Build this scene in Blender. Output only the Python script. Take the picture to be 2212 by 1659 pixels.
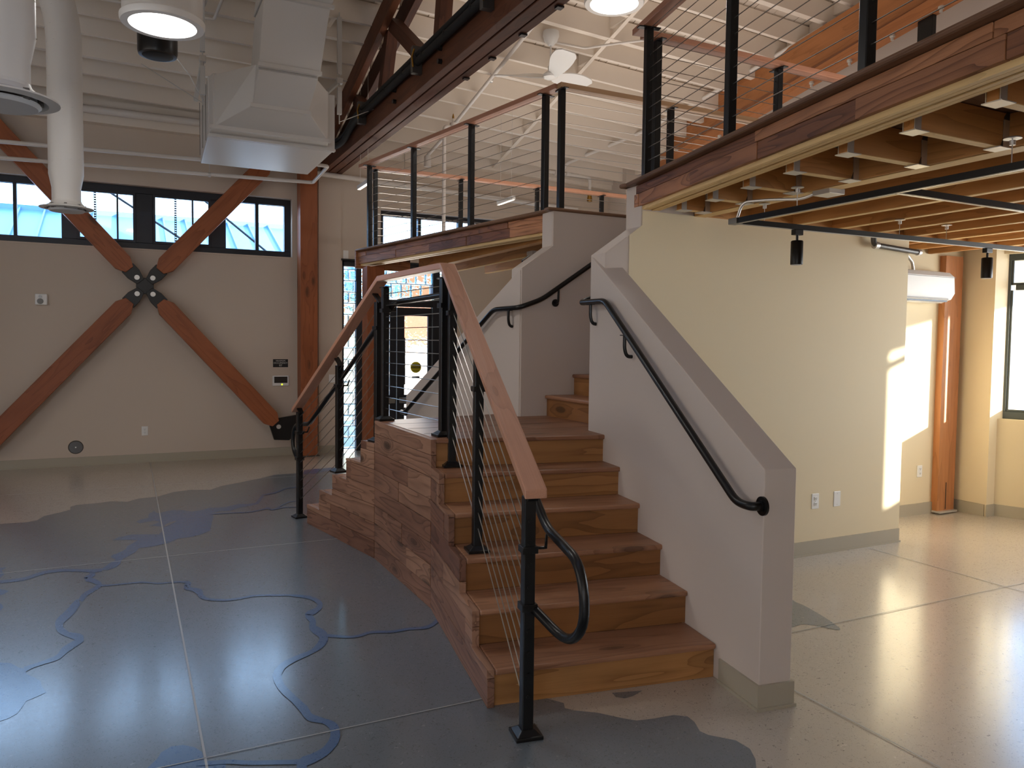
import bpy, bmesh, math, random, json
from mathutils import Vector, Matrix
random.seed(7)
C = bpy.context.scene
COL = C.collection
for o in list(bpy.data.objects): bpy.data.objects.remove(o)
# ---------------------------------------------------------------- camera
H = 1.6
yaw, pitch, roll = math.radians(26.8383), math.radians(2.8491), math.radians(0.68489)
F, CX, CY = 1680.12, 1124.58, 823.72
fw = Vector((math.sin(yaw)*math.cos(pitch), math.cos(yaw)*math.cos(pitch), -math.sin(pitch)))
rt = Vector((math.cos(yaw), -math.sin(yaw), 0)); up = rt.cross(fw)
r2 = rt*math.cos(roll)+up*math.sin(roll); u2 = -rt*math.sin(roll)+up*math.cos(roll)
cd = bpy.data.cameras.new('camera'); cam = bpy.data.objects.new('camera', cd); COL.objects.link(cam)
M = Matrix((r2, u2, -fw)).transposed().to_4x4(); M.translation = Vector((0, 0, H)); cam.matrix_world = M
cd.sensor_width = 36; cd.lens = F*36/2212
cd.shift_x = (1106-CX)/2212; cd.shift_y = (CY-829.5)/2212
cd.clip_start = .05; cd.clip_end = 300
C.camera = cam
# ---------------------------------------------------------------- sky, sun, exposure
w = bpy.data.worlds.new('sky'); C.world = w; w.use_nodes = True
nt = w.node_tree; nt.nodes.clear()
bg = nt.nodes.new('ShaderNodeBackground'); wo = nt.nodes.new('ShaderNodeOutputWorld')
tc = nt.nodes.new('ShaderNodeTexCoord'); sx = nt.nodes.new('ShaderNodeSeparateXYZ'); cr = nt.nodes.new('ShaderNodeValToRGB')
cr.color_ramp.elements[0].color = (.50, .73, 1, 1); cr.color_ramp.elements[1].color = (.34, .56, 1, 1); cr.color_ramp.elements[1].position = .8
nt.links.new(tc.outputs['Generated'], sx.inputs[0]); nt.links.new(sx.outputs[2], cr.inputs[0]); nt.links.new(cr.outputs[0], bg.inputs[0])
bg.inputs[1].default_value = 8
nt.links.new(bg.outputs[0], wo.inputs[0])
def light(name, kind, loc, d, energy, color, size=None, sy=None, shape='RECTANGLE', spread=None):
    l = bpy.data.lights.new(name, kind); l.energy = energy; l.color = color
    if kind == 'AREA':
        l.shape = shape; l.size = size
        if sy: l.size_y = sy
        if spread: l.spread = spread
    o = bpy.data.objects.new(name, l); COL.objects.link(o); o.location = loc
    o.rotation_euler = Vector(d).to_track_quat('-Z', 'Y').to_euler()
    return o
s = light('sun', 'SUN', (20, -20, 10), (-1, 1, -.22), 30, (1, .90, .76)); s.data.angle = math.radians(.8)
light('fill_behind_camera', 'AREA', (-.8, -2.85, 2.3), (0.05, 1, -.05), 85, (1, .90, .82), 6.5, 2.4)  # unseen fill added behind the camera, far wider than the window there
light('fill_left_wall', 'AREA', (-4.75, 4.2, 2.2), (1, 0, -.1), 75, (1, .92, .85), 6, 1.8)  # fill added off-frame; the left wall is solid, without windows
light('daylight_entry', 'AREA', (3.6, 10.95, 1.4), (.05, -1, .12), 40, (1, .90, .76), 1.0, 1.6)
light('daylight_clerestory', 'AREA', (0.0, 11.25, 3.12), (0, -1, -.75), 20, (.55, .75, 1), 4.0, .7)
light('daylight_right_window', 'AREA', (8.1, 2.75, 1.75), (-1, .36, -.1), 125, (1, .93, .82), 3.2, 1.5)
light('fill_ceiling_near', 'AREA', (5.3, 2.6, 3.0), (.0, .15, 1), 52, (1, .88, .78), 2.6, 2.6)  # added out-of-view fill that lifts the ceiling; no fixture here
light('fill_ceiling_far', 'AREA', (5.0, 7.3, 2.72), (.0, .0, 1), 62, (1, .90, .81), 3.4, 3.0)  # unseen fill added below the far joists to brighten their undersides
C.view_settings.view_transform = 'Standard'; C.view_settings.look = 'None'; C.view_settings.gamma = 1
C.view_settings.use_curve_mapping = False; C.view_settings.exposure = -0.15

# ---------------------------------------------------------------- materials
def mat(name):
    m = bpy.data.materials.new(name); m.use_nodes = True; t = m.node_tree
    return m, t, t.nodes['Principled BSDF']
def N(t, k, **kw):
    n = t.nodes.new(k)
    for a, b in kw.items():
        if a in n.inputs: n.inputs[a].default_value = b
        else: setattr(n, a, b)
    return n
def sc(c): return tuple((x/12.92 if x <= .04045 else ((x+.055)/1.055)**2.4) for x in [v/255 for v in c])+(1,)
def mix(t, f, a, b, mode='MIX'):
    n = t.nodes.new('ShaderNodeMix'); n.data_type = 'RGBA'; n.blend_type = mode
    for i, v in ((0, f), (6, a), (7, b)):
        if hasattr(v, 'is_output'): t.links.new(v, n.inputs[i])
        else: n.inputs[i].default_value = v
    return n.outputs[2]
def math_(t, op, a, b=0, c=None, clamp=False):
    n = t.nodes.new('ShaderNodeMath'); n.operation = op; n.use_clamp = clamp
    for i, v in enumerate((a, b) if c is None else (a, b, c)):
        if hasattr(v, 'is_output'): t.links.new(v, n.inputs[i])
        else: n.inputs[i].default_value = v
    return n.outputs[0]
def vmul(t, v, s):
    n = t.nodes.new('ShaderNodeVectorMath'); n.operation = 'MULTIPLY'; t.links.new(v, n.inputs[0]); n.inputs[1].default_value = s; return n.outputs[0]
def noise(t, v, scale=1, detail=3, rough=.5, dist=0):
    n = N(t, 'ShaderNodeTexNoise', Scale=scale, Detail=detail, Roughness=rough, Distortion=dist); t.links.new(v, n.inputs['Vector']); return n.outputs[0]
def ramp(t, v, stops):
    n = t.nodes.new('ShaderNodeValToRGB'); e = n.color_ramp.elements
    while len(e) < len(stops): e.new(.5)
    for i, (p, c) in enumerate(stops): e[i].position = p; e[i].color = c if len(c) == 4 else (*c, 1)
    t.links.new(v, n.inputs[0]); return n.outputs[0]
def bump(t, b, h, strength=.3, dist=.002):
    n = N(t, 'ShaderNodeBump', Strength=strength, Distance=dist); t.links.new(h, n.inputs['Height']); t.links.new(n.outputs[0], b.inputs['Normal'])
def wood(name, light_c, dark_c, fig=.6, knots=.5, rough=.5, rings=9, wear=0.3, bmp=.25):
    m, t, b = mat(name)
    g = t.nodes.new('ShaderNodeAttribute'); g.attribute_name = 'grain'; tn = t.nodes.new('ShaderNodeAttribute'); tn.attribute_name = 'tone'
    V = g.outputs['Vector']
    vo = t.nodes.new('ShaderNodeTexVoronoi'); t.links.new(vmul(t, V, (1.5, 4.5, 4.5)), vo.inputs['Vector']); vo.inputs['Scale'].default_value = 1
    kf = math_(t, 'SUBTRACT', 1, math_(t, 'MULTIPLY', vo.outputs['Distance'], 2.6), clamp=True); kf = math_(t, 'POWER', kf, 2)
    n1 = noise(t, vmul(t, V, (.55, 5.5, 5.5)), 1, 3, .45, .2)
    r = math_(t, 'MULTIPLY', math_(t, 'ADD', n1, math_(t, 'MULTIPLY', kf, .45)), rings); r = math_(t, 'FRACT', r)
    r = math_(t, 'SUBTRACT', 1, r); r = math_(t, 'POWER', r, 3.5)
    fib = noise(t, vmul(t, V, (4, 160, 160)), 1, 3, .6)
    big = noise(t, vmul(t, V, (1.6, 4, 4)), 1, 3, .6)
    kn = ramp(t, vo.outputs['Distance'], [(.0, (1, 1, 1)), (.10, (.8, .8, .8)), (.15, (.25, .25, .25)), (.30, (0, 0, 0))])
    base = mix(t, tn.outputs['Fac'], sc(light_c), sc(dark_c))
    dk = mix(t, 1.0, base, (.34, .28, .25, 1), 'MULTIPLY')
    c = mix(t, math_(t, 'MULTIPLY', r, fig), base, dk)
    c = mix(t, math_(t, 'MULTIPLY', math_(t, 'SUBTRACT', 1, fib), .45, clamp=True), c, mix(t, 1.0, c, (.5, .45, .4, 1), 'MULTIPLY'))
    c = mix(t, math_(t, 'MULTIPLY', ramp(t, big, [(.38, (0, 0, 0)), (.7, (1, 1, 1))]), wear), c, mix(t, 1.0, c, (.45, .42, .42, 1), 'MULTIPLY'))
    c = mix(t, math_(t, 'MULTIPLY', kn, knots), c, (.025, .015, .01, 1))
    t.links.new(c, b.inputs['Base Color']); b.inputs['Roughness'].default_value = rough
    b.inputs['Specular IOR Level'].default_value = .35
    bump(t, b, math_(t, 'ADD', math_(t, 'MULTIPLY', r, -.6), fib), bmp, .002)
    return m
def plain(name, c, rough=.5, metal=0, spec=.5, bumpy=0, bs=400, var=.0):
    m, t, b = mat(name); b.inputs['Base Color'].default_value = sc(c); b.inputs['Roughness'].default_value = rough
    b.inputs['Metallic'].default_value = metal; b.inputs['Specular IOR Level'].default_value = spec
    tcn = t.nodes.new('ShaderNodeTexCoord')
    if var:
        v = noise(t, tcn.outputs['Object'], 1.7, 4)
        t.links.new(mix(t, math_(t, 'MULTIPLY', v, var), sc(c), mix(t, 1.0, sc(c), (.6, .57, .53, 1), 'MULTIPLY')), b.inputs['Base Color'])
    if bumpy: bump(t, b, noise(t, tcn.outputs['Object'], bs, 2), bumpy, .001)
    return m
def floor_mat(name, c, chip_d, chip_l, rough=.27):
    m, t, b = mat(name); tcn = t.nodes.new('ShaderNodeTexCoord'); V = tcn.outputs['Object']
    n1 = noise(t, V, 60, 2, .5, 1.0); n2 = noise(t, V, 38, 2, .5, 1.5); n3 = noise(t, V, 2.3, 4, .6)
    col = mix(t, math_(t, 'MULTIPLY', n3, .35), sc(c), mix(t, 1.0, sc(c), (.66, .66, .68, 1), 'MULTIPLY'))
    col = mix(t, ramp(t, n1, [(.66, (0, 0, 0)), (.70, (.8, .8, .8))]), col, sc(chip_d))
    col = mix(t, ramp(t, n2, [(.68, (0, 0, 0)), (.74, (.55, .55, .55))]), col, sc(chip_l))
    t.links.new(col, b.inputs['Base Color'])
    n4 = noise(t, vmul(t, V, (60, 60, 60)), 1, 3, .6, 2)
    rr = math_(t, 'MULTIPLY_ADD', n4, .22, rough-.08); t.links.new(rr, b.inputs['Roughness'])
    b.inputs['Specular IOR Level'].default_value = .5
    b.inputs['Coat Weight'].default_value = .8; b.inputs['Coat IOR'].default_value = 1.55; t.links.new(math_(t, 'MULTIPLY_ADD', n4, .12, .12), b.inputs['Coat Roughness'])
    bump(t, b, n4, .12, .002)
    return m
M_ = {}
M_['wall'] = plain('wall_paint', (206, 192, 177), .75, spec=.25, bumpy=.15, bs=180)
M_['wallw'] = plain('stair_wall_paint', (206, 194, 184), .7, spec=.25, bumpy=.12, bs=180)
M_['wallc'] = plain('cream_wall_paint', (224, 209, 177), .7, spec=.25, bumpy=.12, bs=180)
M_['base'] = plain('rubber_base', (172, 164, 146), .45)
M_['ceil'] = plain('ceiling_paint', (238, 228, 216), .7, spec=.2, bumpy=.25, bs=60, var=.25)
M_['gap'] = plain('deck_gap', (20, 18, 17), .9)
M_['floor'] = floor_mat('floor_beige', (186, 176, 162), (84, 76, 68), (214, 208, 198))
M_['grey'] = floor_mat('floor_grey_blue', (106, 115, 122), (56, 62, 68), (165, 172, 178))
M_['blue'] = floor_mat('floor_blue', (66, 100, 145), (40, 62, 98), (110, 140, 176))
M_['seam'] = plain('floor_seam', (176, 178, 178), .3)
M_['tread'] = wood('reclaimed_tread', (182, 134, 102), (148, 104, 78), .5, .7, .4, 7, .35)
M_['riser'] = wood('reclaimed_riser', (190, 138, 84), (150, 102, 60), .55, .8, .42, 7, .35)
M_['plank'] = wood('reclaimed_plank', (184, 142, 116), (120, 80, 64), .8, .9, .5, 12, .5, .5)
M_['fascia'] = wood('reclaimed_fascia', (212, 150, 106), (136, 88, 60), .85, 1.0, .5, 13, .5, .6)
M_['fir'] = wood('stained_fir', (176, 104, 64), (158, 90, 54), .4, .8, .45, 8, .2)
M_['truss'] = wood('dark_truss_wood', (122, 74, 48), (88, 50, 33), .5, .6, .6, 8, .6)
M_['rail'] = wood('handrail_fir', (208, 158, 130), (192, 138, 112), .25, .15, .4, 6, .15, .1)
M_['ply'] = wood('laminated_ply', (218, 160, 96), (192, 132, 74), .4, .6, .55, 9, .3)
M_['edge'] = wood('ply_edge', (244, 210, 150), (224, 186, 124), .25, .05, .55, 14, .15)
M_['gl'] = wood('orange_glulam', (194, 132, 84), (178, 114, 70), .3, .3, .45, 7, .2)
M_['oak'] = wood('oak_rail', (206, 170, 134), (186, 150, 114), .3, .3, .45, 7, .2)
M_['matte'] = plain('matte_black_sleeve', (17, 17, 18), .75)
M_['nose'] = wood('nosing_oak', (140, 108, 84), (120, 88, 66), .4, .4, .4, 8, .4)
M_['black'] = plain('black_powder_coat', (14, 15, 17), .34, 0, .4)
M_['steel'] = plain('stainless_cable', (190, 188, 184), .28, 1)
M_['galv'] = plain('galvanised_steel', (210, 208, 204), .4, .75)
M_['darkgalv'] = plain('grey_steel', (92, 90, 88), .45, .8)
M_['frame'] = plain('dark_window_frame', (22, 27, 38), .4)
M_['gframe'] = plain('grey_window_frame', (70, 78, 76), .4)
M_['duct'] = plain('painted_duct', (205, 202, 198), .42, 0, .5, .05, 8)
M_['pipe'] = plain('white_pipe', (222, 216, 210), .35)
M_['white'] = plain('white_plastic', (232, 232, 230), .3)
M_['lens'] = plain('diffuser_face', (196, 198, 200), .4)
M_['grey_p'] = plain('grey_plastic', (120, 118, 114), .4)
M_['screen'] = plain('dark_screen', (48, 44, 42), .25)
M_['brass'] = plain('brass', (170, 130, 60), .3, 1)
M_['red'] = plain('red_handle', (170, 30, 30), .4)
M_['sign'] = plain('sign_black', (26, 27, 30), .5)
M_['letter'] = plain('sign_letter', (215, 215, 212), .5)
M_['yellow'] = plain('yellow_decal', (205, 195, 40), .5)
M_['metalroof'] = plain('metal_roof', (98, 138, 166), .35, .1)
M_['ground'] = plain('concrete_ground', (190, 186, 178), .8, var=.4)
M_['drop'] = plain('flat_black', (8, 8, 9), .7)  # near-black matte for joints, slots, speaker grille and hidden carcass
def emis(name, c, s):
    m, t, b = mat(name); b.inputs['Base Color'].default_value = sc(c); b.inputs['Emission Color'].default_value = sc(c); b.inputs['Emission Strength'].default_value = s; return m
M_['lamp'] = emis('tube_light_lens', (255, 252, 246), 6)
M_['led'] = emis('led_strip', (255, 240, 225), 3)
M_['ledy'] = emis('green_led', (225, 240, 60), 1.2)
def glass(name, tint=(1, 1, 1), bs=0, st=0, rough=0.0):
    m, t, b = mat(name); b.inputs['Transmission Weight'].default_value = 1; b.inputs['Base Color'].default_value = (*tint, 1)
    b.inputs['Roughness'].default_value = rough; b.inputs['IOR'].default_value = 1.45
    if bs:
        tcn = t.nodes.new('ShaderNodeTexCoord'); bump(t, b, noise(t, tcn.outputs['Object'], bs, 1), st, .01)
    return m
def math_n(t, v): return math_(t, 'MULTIPLY_ADD', math_(t, 'POWER', v, 4), .6, .05)
def thin_glass(name, tint=(.95, .98, 1)):
    m = bpy.data.materials.new(name); m.use_nodes = True; t = m.node_tree; t.nodes.clear()
    o = t.nodes.new('ShaderNodeOutputMaterial'); tr = t.nodes.new('ShaderNodeBsdfTransparent'); tr.inputs[0].default_value = (*tint, 1)
    gl = t.nodes.new('ShaderNodeBsdfGlossy'); gl.inputs['Roughness'].default_value = .02; lw = t.nodes.new('ShaderNodeLayerWeight'); lw.inputs[0].default_value = .5; fr = math_n(t, lw.outputs['Facing'])
    mx = t.nodes.new('ShaderNodeMixShader'); t.links.new(fr, mx.inputs[0]); t.links.new(tr.outputs[0], mx.inputs[1]); t.links.new(gl.outputs[0], mx.inputs[2]); t.links.new(mx.outputs[0], o.inputs[0])
    return m
M_['glass'] = thin_glass('window_glass')
M_['block'] = glass('glass_block', (.58, .69, .64), 14, 1.0, .02)
M_['door_glass'] = glass('textured_door_glass', (1, .98, .96), 22, .8, .03)
def brick_mat():
    m, t, b = mat('orange_brick'); tcn = t.nodes.new('ShaderNodeTexCoord'); bt = t.nodes.new('ShaderNodeTexBrick')
    mp = t.nodes.new('ShaderNodeMapping'); mp.inputs['Rotation'].default_value = (math.pi/2, 0, 0); t.links.new(tcn.outputs['Object'], mp.inputs[0]); t.links.new(mp.outputs[0], bt.inputs[0])
    bt.inputs['Color1'].default_value = sc((132, 80, 52)); bt.inputs['Color2'].default_value = sc((112, 62, 40)); bt.inputs['Mortar'].default_value = sc((136, 112, 92)); bt.inputs['Scale'].default_value = 3.5
    t.links.new(bt.outputs[0], b.inputs['Base Color']); b.inputs['Roughness'].default_value = .8; return m
M_['brick'] = brick_mat()

# ---------------------------------------------------------------- geometry helpers
WL = {}
V3 = Vector
class G:
    """collects solids; every solid carries its own grain frame and tone"""
    def __init__(s): s.v = []; s.f = []; s.g = []; s.t = []; s.sm = []
    def add(s, vs, fs, gr, tone=None, smooth=False):
        n = len(s.v); off = V3((random.random()*40, random.random()*40, random.random()*40)); tone = random.random() if tone is None else tone
        s.v += [V3(v) for v in vs]; s.f += [[i+n for i in f] for f in fs]; s.g += [V3(g)+off for g in gr]; s.t += [tone]*len(vs); s.sm += [smooth]*len(fs)
        return s
    def box(s, c, size, rot=None, tone=None, grain=None):
        """size along local axes; rot = (ex, ey, ez) unit axes"""
        ex, ey, ez = rot or (V3((1, 0, 0)), V3((0, 1, 0)), V3((0, 0, 1)))
        c = V3(c); hx, hy, hz = size[0]/2, size[1]/2, size[2]/2
        k = (max(range(3), key=lambda i: size[i]) if grain is None else grain); o = [k]+[i for i in range(3) if i != k]
        vs = []; gr = []
        for a in (-1, 1):
            for b in (-1, 1):
                for d in (-1, 1):
                    vs.append(c+ex*a*hx+ey*b*hy+ez*d*hz); q = (a*hx, b*hy, d*hz); gr.append((q[o[0]], q[o[1]], q[o[2]]))
        fs = [(0, 1, 3, 2), (4, 6, 7, 5), (0, 4, 5, 1), (2, 3, 7, 6), (0, 2, 6, 4), (1, 5, 7, 3)]
        if ex.cross(ey).dot(ez) < 0: fs = [f[::-1] for f in fs]
        return s.add(vs, fs, gr, tone)
    def beam(s, a, b, wd, ht, tone=None, upv=(0, 0, 1)):
        a = V3(a); b = V3(b); ex = (b-a).normalized(); ey = V3(upv).cross(ex).normalized(); ez = ex.cross(ey)
        return s.box((a+b)/2, ((b-a).length, wd, ht), (ex, ey, ez), tone, 0)
    def prism(s, poly, o, ex, ey, ez, th, tone=None, g0=0):
        """polygon (2-D) in frame o,ex,ey extruded by th along ez"""
        o = V3(o); n = len(poly); vs = []; gr = []
        for k in (0, th):
            for p in poly:
                vs.append(o+ex*p[0]+ey*p[1]+ez*k); gr.append((p[0], p[1], k) if g0 == 0 else (p[1], p[0], k))
        ar = sum(poly[i][0]*poly[(i+1) % n][1]-poly[(i+1) % n][0]*poly[i][1] for i in range(n))
        hand = ex.cross(ey).dot(ez)*th*ar
        top = list(range(n, 2*n)); bot = list(range(n))[::-1]; sd = [(i, (i+1) % n, (i+1) % n+n, i+n) for i in range(n)]
        fs = [top, bot]+sd
        if hand < 0: fs = [list(f)[::-1] for f in fs]
        return s.add(vs, fs, gr, tone)
    def tube(s, pts, r, n=10, caps=True, tone=None, rr=None):
        pts = [V3(p) for p in pts]; vs = []; gr = []; fs = []; L = 0; prev = None
        for i, p in enumerate(pts):
            d = ((pts[min(i+1, len(pts)-1)]-p).normalized()+(p-pts[max(i-1, 0)]).normalized())
            d = d.normalized() if d.length > 1e-6 else V3((0, 0, 1))
            if prev is None:
                a = V3((0, 0, 1)) if abs(d.z) < .9 else V3((1, 0, 0)); x = a.cross(d).normalized()
            else: x = (prev-d*prev.dot(d)).normalized()
            prev = x; y = d.cross(x)
            if i: L += (p-pts[i-1]).length
            rad = r if rr is None else rr[i]
            k = 1.0
            if 0 < i < len(pts)-1:
                c = (pts[i+1]-p).normalized().dot((p-pts[i-1]).normalized()); k = 1/max(.5, math.sqrt(max(.1, (1+c)/2)))
            for j in range(n):
                a = 2*math.pi*j/n; vs.append(p+x*math.cos(a)*rad*k+y*math.sin(a)*rad*k); gr.append((L, rad*math.cos(a), rad*math.sin(a)))
        for i in range(len(pts)-1):
            for j in range(n):
                fs.append((i*n+j, i*n+(j+1) % n, (i+1)*n+(j+1) % n, (i+1)*n+j))
        s.add(vs, fs, gr, tone, True)
        if caps:
            m = len(s.v)-len(vs); s.f += [[m+j for j in range(n)][::-1], [m+(len(pts)-1)*n+j for j in range(n)]]; s.sm += [False, False]
        return s
    def lathe(s, prof, o, ax=(0, 0, 1), n=32, tone=None):
        """prof: list of (radius, height) along ax"""
        o = V3(o); ax = V3(ax).normalized(); a = V3((1, 0, 0)) if abs(ax.x) < .9 else V3((0, 1, 0)); x = a.cross(ax).normalized(); y = ax.cross(x)
        vs = []; gr = []; fs = []
        for r, h in prof:
            for j in range(n):
                q = 2*math.pi*j/n; vs.append(o+ax*h+x*math.cos(q)*r+y*math.sin(q)*r); gr.append((h, r*math.cos(q), r*math.sin(q)))
        for i in range(len(prof)-1):
            for j in range(n): fs.append((i*n+j, i*n+(j+1) % n, (i+1)*n+(j+1) % n, (i+1)*n+j))
        s.add(vs, fs, gr, tone, True); m = len(s.v)-len(vs)
        if prof[0][0] > 1e-5: s.f.append([m+j for j in range(n)][::-1]); s.sm.append(False)
        if prof[-1][0] > 1e-5: s.f.append([m+(len(prof)-1)*n+j for j in range(n)]); s.sm.append(False)
        return s
    def cyl(s, a, b, r, n=20): 
        a = V3(a); b = V3(b); return s.lathe([(r, 0), (r, (b-a).length)], a, b-a, n)
    def build(s, name, m, parent=None, bevel=0, kind=None, label=None, cat=None, group=None, loc=None, sharp=None):
        pw = WL[parent.name] if parent is not None else V3((0, 0, 0))
        base = V3(loc) if loc is not None else pw
        me = bpy.data.meshes.new(name); off = base
        me.from_pydata([v-off for v in s.v], [], s.f); me.update()
        a = me.attributes.new('grain', 'FLOAT_VECTOR', 'POINT'); a.data.foreach_set('vector', [x for g in s.g for x in g])
        a = me.attributes.new('tone', 'FLOAT', 'POINT'); a.data.foreach_set('value', s.t)
        me.polygons.foreach_set('use_smooth', s.sm)
        me.materials.append(M_[m])
        if any(s.sm):
            try: me.set_sharp_from_angle(angle=math.radians(40))
            except Exception: pass
        o = bpy.data.objects.new(name, me); COL.objects.link(o)
        o.parent = parent; o.location = base-pw; WL[o.name] = base
        if bevel:
            b = o.modifiers.new('bevel', 'BEVEL'); b.width = bevel; b.segments = 2; b.limit_method = 'ANGLE'; b.angle_limit = math.radians(50)
        tag(o, label, cat, group, kind); return o
def tag(o, label=None, cat=None, group=None, kind=None):
    for k, v in (('label', label), ('category', cat), ('group', group), ('kind', kind)):
        if v: o[k] = v
def thing(name, label, cat, loc, group=None):
    o = bpy.data.objects.new(name, None); COL.objects.link(o); o.location = loc; o.empty_display_size = .1
    WL[o.name] = V3(loc); tag(o, label, cat, group); return o
X, Y, Z = V3((1, 0, 0)), V3((0, 1, 0)), V3((0, 0, 1))
def bx(x0, x1, y0, y1, z0, z1, g=None, **k):
    g = g or G(); return g.box(((x0+x1)/2, (y0+y1)/2, (z0+z1)/2), (x1-x0, y1-y0, z1-z0), **k)
def struct(name, g, m, parent=None, **k):
    return g.build(name, m, parent, kind='structure' if parent is None else None, **k)
def wall_holes(u0, u1, z0, z1, holes, mk):
    """mk(ua,ub,za,zb) adds a box"""
    us = sorted({u0, u1, *[h[0] for h in holes], *[h[1] for h in holes]}); us = [u for u in us if u0 <= u <= u1]
    for a, b in zip(us, us[1:]):
        zs = [(h[2], h[3]) for h in holes if h[0] <= a+1e-6 and h[1] >= b-1e-6]; zs.sort(); z = z0
        for p, q in zs:
            if p > z+1e-6: mk(a, b, z, p)
            z = q
        if z < z1-1e-6: mk(a, b, z, z1)
YM = 4.93
def my(p): return (p[0], 2*YM-p[1], p[2])
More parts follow.
